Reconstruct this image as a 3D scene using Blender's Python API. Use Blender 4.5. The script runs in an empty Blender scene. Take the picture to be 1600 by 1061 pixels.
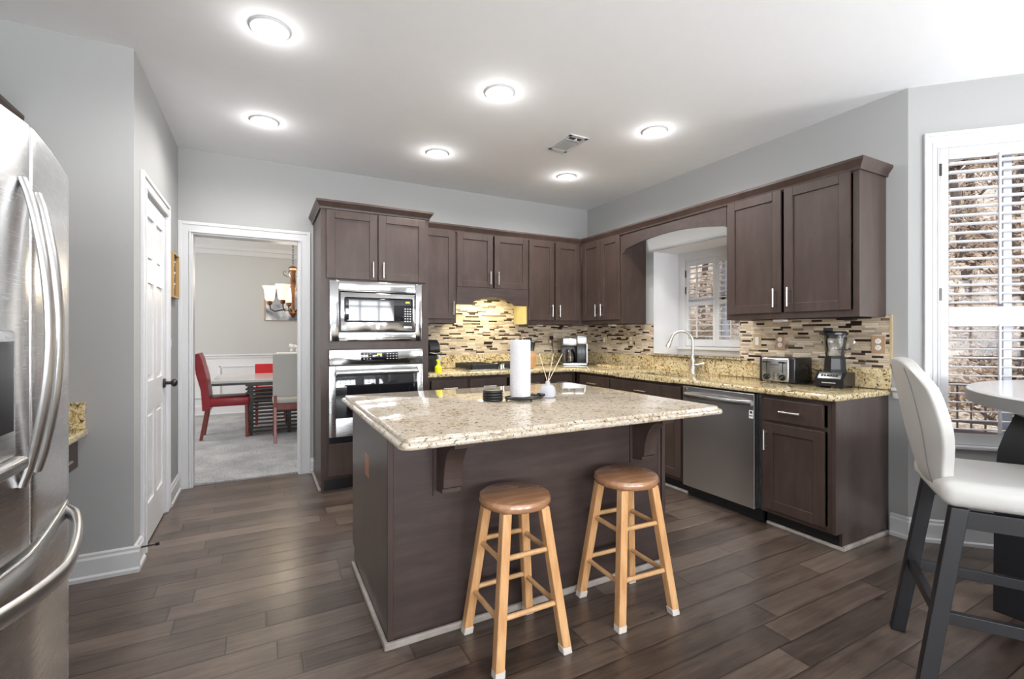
import bpy, bmesh, math, random
from mathutils import Matrix, Vector
R = math.radians
scene = bpy.context.scene
C = scene.collection

# ------------------------------------------------------------------ camera
cam_data = bpy.data.cameras.new('camera')
cam = bpy.data.objects.new('camera', cam_data); C.objects.link(cam)
cam.location = (0, 0, 1.265); cam.rotation_euler = (R(90), 0, -0.4896)
cam_data.sensor_width = 36.0; cam_data.lens = 733.0 / 1600 * 36.0
cam_data.shift_y = -8.0 / 1600; cam_data.clip_start = 0.02; cam_data.clip_end = 300
scene.camera = cam

# ------------------------------------------------------------------ colour management, world, sun, daylight
vs = scene.view_settings
scene.display_settings.display_device = 'sRGB'
vs.view_transform = 'Standard'; vs.look = 'None'; vs.gamma = 1.0; vs.use_curve_mapping = False
vs.exposure = 0.40
scene.cycles.use_denoising = True
scene.cycles.max_bounces = 10; scene.cycles.diffuse_bounces = 5; scene.cycles.transparent_max_bounces = 16
scene.cycles.sample_clamp_indirect = 6.0; scene.cycles.caustics_reflective = False; scene.cycles.caustics_refractive = False
world = bpy.data.worlds.new('world'); scene.world = world; world.use_nodes = True
wn = world.node_tree; wn.nodes.clear()
w_out = wn.nodes.new('ShaderNodeOutputWorld'); w_bg = wn.nodes.new('ShaderNodeBackground')
w_bg.inputs['Color'].default_value = (0.86, 0.93, 1.0, 1); w_bg.inputs['Strength'].default_value = 1.25
wn.links.new(w_bg.outputs[0], w_out.inputs[0])

def light(name, kind, loc, energy, color=(1, 1, 1), rot=(0, 0, 0), **kw):
    d = bpy.data.lights.new(name, kind); d.energy = energy; d.color = color
    for k, v in kw.items(): setattr(d, k, v)
    o = bpy.data.objects.new(name, d); C.objects.link(o); o.location = loc; o.rotation_euler = rot
    return o
light('sun', 'SUN', (0, 0, 20), 1.5, (1.0, 0.94, 0.85), (R(50), 0, R(-2)), angle=R(2))
# daylight standing just outside the windows behind and beside the photographer; the left one is an added fill
light('daylight_rear', 'AREA', (-0.5, -4.15, 1.55), 240, (0.94, 0.97, 1.0), (R(141), 0, 0), shape='RECTANGLE', size=1.9, size_y=1.9)
light('daylight_rear_second', 'AREA', (2.1, -4.15, 1.55), 190, (0.94, 0.97, 1.0), (R(141), 0, 0), shape='RECTANGLE', size=1.9, size_y=1.9)
light('daylight_bay', 'AREA', (5.35, -0.83, 1.5), 170, (0.97, 0.985, 1.0), (R(104), 0, R(90)), shape='RECTANGLE', size=1.3, size_y=1.8)
light('daylight_left', 'AREA', (-1.78, -2.05, 1.5), 130, (0.96, 0.98, 1.0), (R(108), 0, R(-90)), shape='RECTANGLE', size=1.7, size_y=1.8)  # fill added to lift the right wall, through a made-up left window
light('daylight_dining', 'AREA', (-2.95, 6.8, 1.6), 46, (1.0, 0.98, 0.95), (R(92), 0, R(-90)), shape='RECTANGLE', size=1.7, size_y=1.7)

# ------------------------------------------------------------------ materials
def newmat(name):
    m = bpy.data.materials.new(name); m.use_nodes = True
    nt = m.node_tree; nt.nodes.clear()
    out = nt.nodes.new('ShaderNodeOutputMaterial'); b = nt.nodes.new('ShaderNodeBsdfPrincipled')
    nt.links.new(b.outputs[0], out.inputs[0])
    return m, nt, b
def nd(nt, t, **kw):
    n = nt.nodes.new(t)
    for k, v in kw.items():
        if k.startswith('i_'):
            key = k[2:]; key = int(key) if key.isdigit() else key.replace('_', ' ')
            n.inputs[key].default_value = v
        else: setattr(n, k, v)
    return n
def mth(nt, op, a, b=None, c=None):
    n = nt.nodes.new('ShaderNodeMath'); n.operation = op
    for i, v in enumerate((a, b, c)):
        if v is None: continue
        if isinstance(v, (int, float)): n.inputs[i].default_value = v
        else: nt.links.new(v, n.inputs[i])
    return n.outputs[0]
def ramp(nt, fac, stops, interp='LINEAR'):
    r = nt.nodes.new('ShaderNodeValToRGB'); cr = r.color_ramp; cr.interpolation = interp
    while len(cr.elements) > 1: cr.elements.remove(cr.elements[0])
    for i, (p, col) in enumerate(stops):
        e = cr.elements[0] if i == 0 else cr.elements.new(p)
        e.position = p; e.color = (*col, 1)
    nt.links.new(fac, r.inputs[0]); return r.outputs[0]
def coords(nt, scale=(1, 1, 1)):
    t = nt.nodes.new('ShaderNodeTexCoord'); mp = nt.nodes.new('ShaderNodeMapping')
    mp.inputs['Scale'].default_value = scale
    nt.links.new(t.outputs['Object'], mp.inputs[0]); return mp.outputs[0]
def noise(nt, vec, scale, detail=4, rough=0.55, dist=0.0):
    n = nt.nodes.new('ShaderNodeTexNoise'); n.inputs['Scale'].default_value = scale
    n.inputs['Detail'].default_value = detail; n.inputs['Roughness'].default_value = rough
    n.inputs['Distortion'].default_value = dist
    nt.links.new(vec, n.inputs['Vector']); return n.outputs['Fac']
def bump(nt, b, h, strength, dist=0.002):
    n = nt.nodes.new('ShaderNodeBump'); n.inputs['Strength'].default_value = strength
    n.inputs['Distance'].default_value = dist
    nt.links.new(h, n.inputs['Height']); nt.links.new(n.outputs[0], b.inputs['Normal'])
def plain(name, col, rough=0.5, metal=0.0, coat=0.0, emit=None, estr=0, bumpy=None, trans=0, ior=1.45):
    m, nt, b = newmat(name)
    b.inputs['Base Color'].default_value = (*col, 1); b.inputs['Roughness'].default_value = rough
    b.inputs['Metallic'].default_value = metal; b.inputs['Coat Weight'].default_value = coat
    b.inputs['IOR'].default_value = ior
    if trans: b.inputs['Transmission Weight'].default_value = trans
    if emit: b.inputs['Emission Color'].default_value = (*emit, 1); b.inputs['Emission Strength'].default_value = estr
    if bumpy: bump(nt, b, noise(nt, coords(nt), bumpy[0], 3), bumpy[1], bumpy[2] if len(bumpy) > 2 else 0.002)
    else:
        v = ramp(nt, noise(nt, coords(nt), 9, 3), [(0.3, tuple(c * 0.992 for c in col)), (0.7, tuple(min(1, c * 1.008) for c in col))])
        nt.links.new(v, b.inputs['Base Color'])
    return m
def woodmat(name, c0, c1, c2, scale=(12, 12, 1.2), rough=0.35, coat=0.15, k=1.0):
    m, nt, b = newmat(name)
    v = coords(nt, scale)
    n1 = noise(nt, v, 3.0 * k, 6, 0.6, 0.4)
    n2 = noise(nt, coords(nt), 3.2, 3)
    f = mth(nt, 'ADD', mth(nt, 'MULTIPLY', n1, 0.6), mth(nt, 'MULTIPLY', n2, 0.4))
    nt.links.new(ramp(nt, f, [(0.32, c0), (0.5, c1), (0.68, c2)]), b.inputs['Base Color'])
    b.inputs['Roughness'].default_value = rough; b.inputs['Coat Weight'].default_value = coat; b.inputs['Coat Roughness'].default_value = 0.2
    bump(nt, b, n1, 0.06, 0.001)
    if 'maple' in name: b.inputs['Specular IOR Level'].default_value = 0.32
    return m
def granite(name, a, bcol, ccol, dark, dpos=0.36):
    m, nt, b = newmat(name)
    v = coords(nt)
    n1 = noise(nt, v, 30, 8, 0.75, 1.2); n2 = noise(nt, v, 7, 4)
    n3 = noise(nt, v, 60, 5, 0.7, 0.8)
    f = mth(nt, 'ADD', mth(nt, 'MULTIPLY', n1, 0.75), mth(nt, 'MULTIPLY', n2, 0.25))
    base = ramp(nt, f, [(0.40, ccol), (0.455, a), (0.53, bcol), (0.60, a)])
    sp = ramp(nt, n3, [(dpos - 0.03, (1, 1, 1)), (dpos + 0.03, (0, 0, 0))])
    mx = nd(nt, 'ShaderNodeMix', data_type='RGBA')
    nt.links.new(sp, mx.inputs[0]); nt.links.new(base, mx.inputs[6]); mx.inputs[7].default_value = (*dark, 1)
    nt.links.new(mx.outputs[2], b.inputs['Base Color'])
    b.inputs['Roughness'].default_value = 0.07; b.inputs['Coat Weight'].default_value = 0.3; b.inputs['Coat Roughness'].default_value = 0.03
    return m
def floormat():
    m, nt, b = newmat('hand_scraped_plank_floor')
    t = nd(nt, 'ShaderNodeTexCoord'); sp = nd(nt, 'ShaderNodeSeparateXYZ'); nt.links.new(t.outputs['Object'], sp.inputs[0])
    x, y = sp.outputs[0], sp.outputs[1]
    W = 0.125
    yy = mth(nt, 'DIVIDE', mth(nt, 'ADD', y, 20 + 0.085), W); row = mth(nt, 'FLOOR', yy); fy = mth(nt, 'FRACT', yy)
    wr = nd(nt, 'ShaderNodeTexWhiteNoise', noise_dimensions='1D'); nt.links.new(row, wr.inputs['W']); rr = wr.outputs['Value']
    ln = mth(nt, 'ADD', mth(nt, 'MULTIPLY', rr, 0.7), 0.65)
    xx = mth(nt, 'DIVIDE', mth(nt, 'ADD', x, mth(nt, 'MULTIPLY', rr, 53.7)), ln); cell = mth(nt, 'FLOOR', xx); fx = mth(nt, 'FRACT', xx)
    cv = nd(nt, 'ShaderNodeCombineXYZ'); nt.links.new(cell, cv.inputs[0]); nt.links.new(row, cv.inputs[1])
    wc = nd(nt, 'ShaderNodeTexWhiteNoise', noise_dimensions='2D'); nt.links.new(cv.outputs[0], wc.inputs['Vector']); rc = wc.outputs['Value']
    # grain follows the plank and is shifted board by board
    gv = nd(nt, 'ShaderNodeCombineXYZ')
    nt.links.new(mth(nt, 'MULTIPLY', x, 1.6), gv.inputs[0]); nt.links.new(mth(nt, 'MULTIPLY', y, 17), gv.inputs[1]); nt.links.new(mth(nt, 'MULTIPLY', rc, 40), gv.inputs[2])
    g = noise(nt, gv.outputs[0], 2.3, 7, 0.65, 0.7)
    blot = noise(nt, t.outputs['Object'], 3.5, 4)
    f = mth(nt, 'ADD', mth(nt, 'MULTIPLY', g, 0.5), mth(nt, 'ADD', mth(nt, 'MULTIPLY', rc, 0.2), mth(nt, 'MULTIPLY', blot, 0.3)))
    col = ramp(nt, f, [(0.28, (0.020, 0.013, 0.010)), (0.44, (0.070, 0.049, 0.038)), (0.58, (0.125, 0.092, 0.072)), (0.76, (0.20, 0.15, 0.118))])
    gy = mth(nt, 'MINIMUM', fy, mth(nt, 'SUBTRACT', 1.0, fy)); gx = mth(nt, 'MULTIPLY', mth(nt, 'MINIMUM', fx, mth(nt, 'SUBTRACT', 1.0, fx)), mth(nt, 'DIVIDE', ln, W))
    edge = mth(nt, 'MINIMUM', gy, gx)
    gap = ramp(nt, edge, [(0.010, (0.25, 0.25, 0.25)), (0.028, (1, 1, 1))])
    mx = nd(nt, 'ShaderNodeMix', data_type='RGBA', blend_type='MULTIPLY'); mx.inputs[0].default_value = 1
    nt.links.new(col, mx.inputs[6]); nt.links.new(gap, mx.inputs[7]); nt.links.new(mx.outputs[2], b.inputs['Base Color'])
    b.inputs['Coat Weight'].default_value = 0.25; b.inputs['Coat Roughness'].default_value = 0.22
    nt.links.new(ramp(nt, g, [(0.3, (0.27,) * 3), (0.7, (0.40,) * 3)]), b.inputs['Roughness'])
    wave = noise(nt, gv.outputs[0], 0.9, 2)
    h = mth(nt, 'ADD', mth(nt, 'MULTIPLY', wave, 0.7), mth(nt, 'MULTIPLY', mth(nt, 'MINIMUM', mth(nt, 'MULTIPLY', edge, 12), 1.0), 0.8))
    bump(nt, b, mth(nt, 'ADD', h, mth(nt, 'MULTIPLY', g, 0.35)), 0.35, 0.003)
    return m
def mosaic():
    m, nt, b = newmat('linear_mosaic_tile')
    t = nd(nt, 'ShaderNodeTexCoord'); sp = nd(nt, 'ShaderNodeSeparateXYZ'); nt.links.new(t.outputs['Object'], sp.inputs[0])
    u = mth(nt, 'ADD', sp.outputs[0], sp.outputs[1]); z = sp.outputs[2]
    zz = mth(nt, 'DIVIDE', mth(nt, 'ADD', z, 10), 0.0152); row = mth(nt, 'FLOOR', zz); fz = mth(nt, 'FRACT', zz)
    wr = nd(nt, 'ShaderNodeTexWhiteNoise', noise_dimensions='1D'); nt.links.new(row, wr.inputs['W']); rr = wr.outputs['Value']
    wd = mth(nt, 'ADD', mth(nt, 'MULTIPLY', rr, 0.06), 0.055)
    xx = mth(nt, 'DIVIDE', mth(nt, 'ADD', u, mth(nt, 'MULTIPLY', rr, 31.3)), wd); cell = mth(nt, 'FLOOR', xx); fx = mth(nt, 'FRACT', xx)
    cv = nd(nt, 'ShaderNodeCombineXYZ'); nt.links.new(cell, cv.inputs[0]); nt.links.new(row, cv.inputs[1])
    wc = nd(nt, 'ShaderNodeTexWhiteNoise', noise_dimensions='2D'); nt.links.new(cv.outputs[0], wc.inputs['Vector']); rc = wc.outputs['Value']
    col = ramp(nt, rc, [(0.0, (0.030, 0.019, 0.015)), (0.08, (0.055, 0.036, 0.028)), (0.13, (0.17, 0.12, 0.09)), (0.19, (0.50, 0.40, 0.29)), (0.40, (0.60, 0.50, 0.38)),
                        (0.56, (0.44, 0.35, 0.26)), (0.70, (0.66, 0.57, 0.45)), (0.86, (0.36, 0.28, 0.22)), (0.93, (0.56, 0.46, 0.34))], 'CONSTANT')
    sv = nd(nt, 'ShaderNodeCombineXYZ'); nt.links.new(mth(nt, 'MULTIPLY', u, 6), sv.inputs[0]); nt.links.new(mth(nt, 'MULTIPLY', z, 60), sv.inputs[2])
    ns = noise(nt, sv.outputs[0], 3, 4)
    var = ramp(nt, ns, [(0.3, (0.86,) * 3), (0.7, (1.08,) * 3)])
    m1 = nd(nt, 'ShaderNodeMix', data_type='RGBA', blend_type='MULTIPLY'); m1.inputs[0].default_value = 1
    nt.links.new(col, m1.inputs[6]); nt.links.new(var, m1.inputs[7])
    ez = mth(nt, 'MULTIPLY', mth(nt, 'MINIMUM', fz, mth(nt, 'SUBTRACT', 1.0, fz)), 0.0152)
    ex = mth(nt, 'MULTIPLY', mth(nt, 'MINIMUM', fx, mth(nt, 'SUBTRACT', 1.0, fx)), wd)
    e = mth(nt, 'MINIMUM', ez, ex)
    g = ramp(nt, mth(nt, 'MULTIPLY', e, 100), [(0.035, (0.62,) * 3), (0.08, (1, 1, 1))])
    m2 = nd(nt, 'ShaderNodeMix', data_type='RGBA', blend_type='MULTIPLY'); m2.inputs[0].default_value = 1
    nt.links.new(m1.outputs[2], m2.inputs[6]); nt.links.new(g, m2.inputs[7]); nt.links.new(m2.outputs[2], b.inputs['Base Color'])
    nt.links.new(ramp(nt, rc, [(0.0, (0.12,) * 3), (0.13, (0.42,) * 3)], 'CONSTANT'), b.inputs['Roughness'])
    bump(nt, b, mth(nt, 'MULTIPLY', e, 300), 0.4, 0.002)
    return m
def steel(name, col=(0.62, 0.62, 0.63), rough=0.22, wav=0.0, stretch=(2, 2, 140), wsc=2.5):
    m, nt, b = newmat(name)
    b.inputs['Metallic'].default_value = 1.0; b.inputs['Base Color'].default_value = (*col, 1)
    n = noise(nt, coords(nt, stretch), 6, 3)
    nt.links.new(ramp(nt, n, [(0.3, (rough * 0.93,) * 3), (0.7, (rough * 1.07,) * 3)]), b.inputs['Roughness'])
    if wav: bump(nt, b, noise(nt, coords(nt), wsc, 1), wav, 0.05)
    return m
def glassmat(name, tint=(1, 1, 1), refl=0.08):
    m = bpy.data.materials.new(name); m.use_nodes = True; nt = m.node_tree; nt.nodes.clear()
    out = nt.nodes.new('ShaderNodeOutputMaterial'); tr = nt.nodes.new('ShaderNodeBsdfTransparent'); gl = nt.nodes.new('ShaderNodeBsdfGlossy')
    mx = nt.nodes.new('ShaderNodeMixShader'); fr = nt.nodes.new('ShaderNodeFresnel'); fr.inputs[0].default_value = 1.45
    tr.inputs[0].default_value = (*tint, 1); gl.inputs['Roughness'].default_value = 0.01
    f = mth(nt, 'MINIMUM', mth(nt, 'MULTIPLY', fr.outputs[0], refl / 0.04), 1.0)
    nt.links.new(f, mx.inputs[0]); nt.links.new(tr.outputs[0], mx.inputs[1]); nt.links.new(gl.outputs[0], mx.inputs[2]); nt.links.new(mx.outputs[0], out.inputs[0])
    return m
def carpetmat():
    m, nt, b = newmat('grey_carpet')
    v = coords(nt)
    f = mth(nt, 'ADD', mth(nt, 'MULTIPLY', noise(nt, v, 70, 5, 0.85), 0.7), mth(nt, 'MULTIPLY', noise(nt, v, 3.3, 5, 0.6), 0.3))
    nt.links.new(ramp(nt, f, [(0.38, (0.30, 0.298, 0.30)), (0.5, (0.56, 0.557, 0.56)), (0.62, (0.82, 0.815, 0.82))]), b.inputs['Base Color'])
    b.inputs['Roughness'].default_value = 0.95
    bump(nt, b, noise(nt, v, 110, 4, 0.8), 1.0, 0.02)
    return m
def littermat():
    m, nt, b = newmat('leaf_litter_hillside')
    v = coords(nt)
    f = noise(nt, v, 7, 8, 0.75, 0.8)
    nt.links.new(ramp(nt, f, [(0.34, (0.10, 0.07, 0.05)), (0.43, (0.34, 0.25, 0.18)), (0.52, (0.62, 0.49, 0.38)), (0.62, (0.85, 0.78, 0.68))]), b.inputs['Base Color'])
    b.inputs['Roughness'].default_value = 0.9
    return m
M = dict(
    wall=plain('grey_wall_paint', (0.37, 0.37, 0.364), 0.75, bumpy=(28, 0.12, 0.004)),
    ceiling=plain('white_ceiling_paint', (0.88, 0.885, 0.90), 0.9),
    trim=plain('white_trim_paint', (0.60, 0.60, 0.61), 0.35), louver=plain('white_louver_paint', (0.86, 0.86, 0.88), 0.4), jamb=plain('white_jamb_paint', (0.80, 0.81, 0.84), 0.5),
    door=plain('white_door_paint', (0.68, 0.68, 0.69), 0.3),
    dwall=plain('pale_grey_dining_paint', (0.50, 0.50, 0.488), 0.8),
    wain=plain('white_wainscot_paint', (0.72, 0.72, 0.73), 0.4),
    wood=woodmat('dark_stained_maple', (0.042, 0.027, 0.022), (0.056, 0.037, 0.031), (0.074, 0.050, 0.042), (5, 5, 1.0), 0.4, 0.06),
    woodh=woodmat('dark_stained_maple_level_grain', (0.038, 0.026, 0.023), (0.052, 0.036, 0.032), (0.070, 0.049, 0.044), (1.2, 9, 9), 0.4, 0.06),
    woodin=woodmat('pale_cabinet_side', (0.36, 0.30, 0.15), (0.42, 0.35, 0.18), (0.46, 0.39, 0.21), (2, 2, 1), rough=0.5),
    toe=plain('black_toe_kick', (0.012, 0.011, 0.011), 0.4),
    shoe=woodmat('greyed_shoe_molding', (0.24, 0.21, 0.18), (0.34, 0.30, 0.27), (0.45, 0.41, 0.37), (4, 4, 4), 0.6, 0),
    floor=floormat(), tile=mosaic(), carpet=carpetmat(), litter=littermat(),
    gran=granite('golden_granite', (0.52, 0.38, 0.17), (0.74, 0.64, 0.42), (0.16, 0.09, 0.04), (0.035, 0.025, 0.018), 0.43),  # same stone as the island, warm light tinted into its colour
    grani=granite('cream_granite', (0.44, 0.365, 0.265), (0.55, 0.49, 0.405), (0.32, 0.24, 0.17), (0.045, 0.035, 0.03), 0.40),
    steel=steel('brushed_stainless', (0.52, 0.52, 0.52), 0.28),
    steelw=steel('polished_stainless', (0.56, 0.56, 0.56), 0.13, 0.2, wsc=5),
    fridge=steel('refrigerator_stainless', (0.80, 0.80, 0.80), 0.26, 0.05, wsc=1.5),
    steeld=steel('dishwasher_stainless', (0.66, 0.66, 0.67), 0.30),
    chrome=plain('chrome', (0.8, 0.8, 0.8), 0.08, 1.0), nickel=plain('satin_nickel', (0.70, 0.68, 0.65), 0.28, 1.0),
    bronze=plain('dark_bronze', (0.05, 0.045, 0.04), 0.3, 0.8), copper=plain('aged_copper_bronze', (0.13, 0.058, 0.03), 0.4, 0.7),
    black=plain('black_plastic', (0.012, 0.012, 0.014), 0.25), blackm=plain('black_cast_iron', (0.018, 0.018, 0.02), 0.5),
    blackg=plain('black_glass', (0.010, 0.010, 0.013), 0.04, coat=0.5), greyg=plain('grey_oven_glass', (0.055, 0.057, 0.062), 0.05, coat=0.4),
    dkgrey=plain('dark_grey_plastic', (0.05, 0.05, 0.055), 0.4), blackw=plain('black_painted_wood', (0.009, 0.009, 0.011), 0.38),
    white=plain('white_plastic', (0.8, 0.8, 0.8), 0.35), paper=plain('white_paper_towel', (0.62, 0.62, 0.64), 0.9, bumpy=(120, 0.7, 0.004)),
    ceramic=plain('frosted_white_jar', (0.46, 0.46, 0.50), 0.35), reed=plain('pale_reed', (0.78, 0.62, 0.48), 0.8),
    beige=plain('beige_plate', (0.50, 0.38, 0.22), 0.4), tan=plain('tan_cover_plate', (0.40, 0.265, 0.16), 0.4),
    orangew=woodmat('cherry_cover_plate', (0.55, 0.22, 0.09), (0.66, 0.29, 0.13), (0.74, 0.36, 0.17)),
    oak=woodmat('varnished_oak_leg', (0.46, 0.22, 0.085), (0.62, 0.34, 0.15), (0.74, 0.46, 0.23), (14, 14, 1.0), 0.3, 0.3),
    oakr=woodmat('varnished_oak_rung', (0.46, 0.25, 0.10), (0.60, 0.36, 0.17), (0.70, 0.45, 0.23), (5, 5, 5), 0.3, 0.3),
    oaks=woodmat('reddish_oak_seat', (0.26, 0.115, 0.055), (0.37, 0.185, 0.095), (0.50, 0.29, 0.165), (1.0, 14, 14), 0.22, 0.5),
    cap=plain('worn_white_foot', (0.62, 0.56, 0.50), 0.6),
    leather=plain('off_white_leather', (0.45, 0.44, 0.418), 0.45, bumpy=(90, 0.12)), tabletop=plain('pale_grey_table_top', (0.66, 0.66, 0.665), 0.16),
    tedge=plain('grey_edge_band', (0.17, 0.17, 0.175), 0.35),
    redl=plain('red_leather', (0.27, 0.014, 0.022), 0.35), redb=plain('bright_red_fabric', (0.5, 0.006, 0.012), 0.5), redw=woodmat('mahogany_stain', (0.12, 0.018, 0.012), (0.2, 0.032, 0.02), (0.27, 0.06, 0.04)),
    dblack=plain('espresso_slat', (0.022, 0.014, 0.012), 0.35), dtop=plain('grey_dining_top', (0.5, 0.5, 0.5), 0.15),
    gold=plain('gilt_wood_frame', (0.42, 0.25, 0.09), 0.4), lens=plain('lit_lens', (1, 1, 1), 0.5, emit=(1, 0.985, 0.96), estr=30.0),
    shade=plain('lit_amber_glass', (0.9, 0.75, 0.5), 0.4, emit=(1.0, 0.70, 0.32), estr=1.5),
    yellow=plain('yellow_bottle', (0.75, 0.72, 0.01), 0.35), green=plain('dark_green_handle', (0.02, 0.04, 0.035), 0.25),
    blockw=woodmat('knife_block_wood', (0.36, 0.17, 0.06), (0.5, 0.26, 0.1), (0.6, 0.35, 0.16)),
    glass=glassmat('clear_window_glass', (0.97, 0.98, 1.0), 0.012), jar=glassmat('clear_jar_glass', (0.97, 0.98, 0.98), 0.14), coffee=glassmat('smoked_carafe_glass', (0.30, 0.27, 0.25), 0.14),
    bark=plain('tree_bark', (0.13, 0.10, 0.085), 0.9), barkl=plain('pale_tree_bark', (0.42, 0.37, 0.32), 0.9), leaf=plain('dry_tan_leaves', (0.52, 0.38, 0.27), 0.9), leafg=plain('evergreen_leaves', (0.25, 0.27, 0.10), 0.9),
    rail=plain('dark_stained_rail', (0.07, 0.05, 0.045), 0.6), sash=plain('bluish_white_vinyl', (0.62, 0.66, 0.74), 0.4),
    grey=plain('grey_register', (0.36, 0.36, 0.34), 0.5), disp=plain('green_display', (0.1, 0.3, 0.02), 0.4, emit=(0.5, 0.9, 0.05), estr=1.2),
    amber=plain('amber_display', (0.3, 0.2, 0.02), 0.4, emit=(0.9, 0.6, 0.05), estr=0.9), mark=plain('pale_printed_mark', (0.6, 0.6, 0.6), 0.5),
    sink=steel('sink_stainless', (0.5, 0.5, 0.5), 0.28), photo=None)

def artmat():
    m, nt, b = newmat('grey_abstract_canvas')
    v = coords(nt)
    f = noise(nt, v, 3.0, 3, 0.5, 0.5)
    nt.links.new(ramp(nt, f, [(0.38, (0.12, 0.13, 0.16)), (0.48, (0.4, 0.41, 0.45)), (0.55, (0.75, 0.75, 0.76)), (0.7, (0.5, 0.5, 0.52))]), b.inputs['Base Color'])
    b.inputs['Roughness'].default_value = 0.6
    return m
M['art'] = artmat()
M['seam'] = plain('grey_seam_thread', (0.22, 0.22, 0.21), 0.7)
M['satin'] = plain('satin_handle_steel', (0.72, 0.72, 0.72), 0.30, 1.0)
M['blackmatte'] = plain('black_rubber', (0.012, 0.012, 0.013), 0.32)
M['woodg'] = woodmat('dark_satin_maple', (0.042, 0.027, 0.022), (0.056, 0.037, 0.031), (0.074, 0.050, 0.042), (5, 5, 1.0), 0.34, 0.35)

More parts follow.
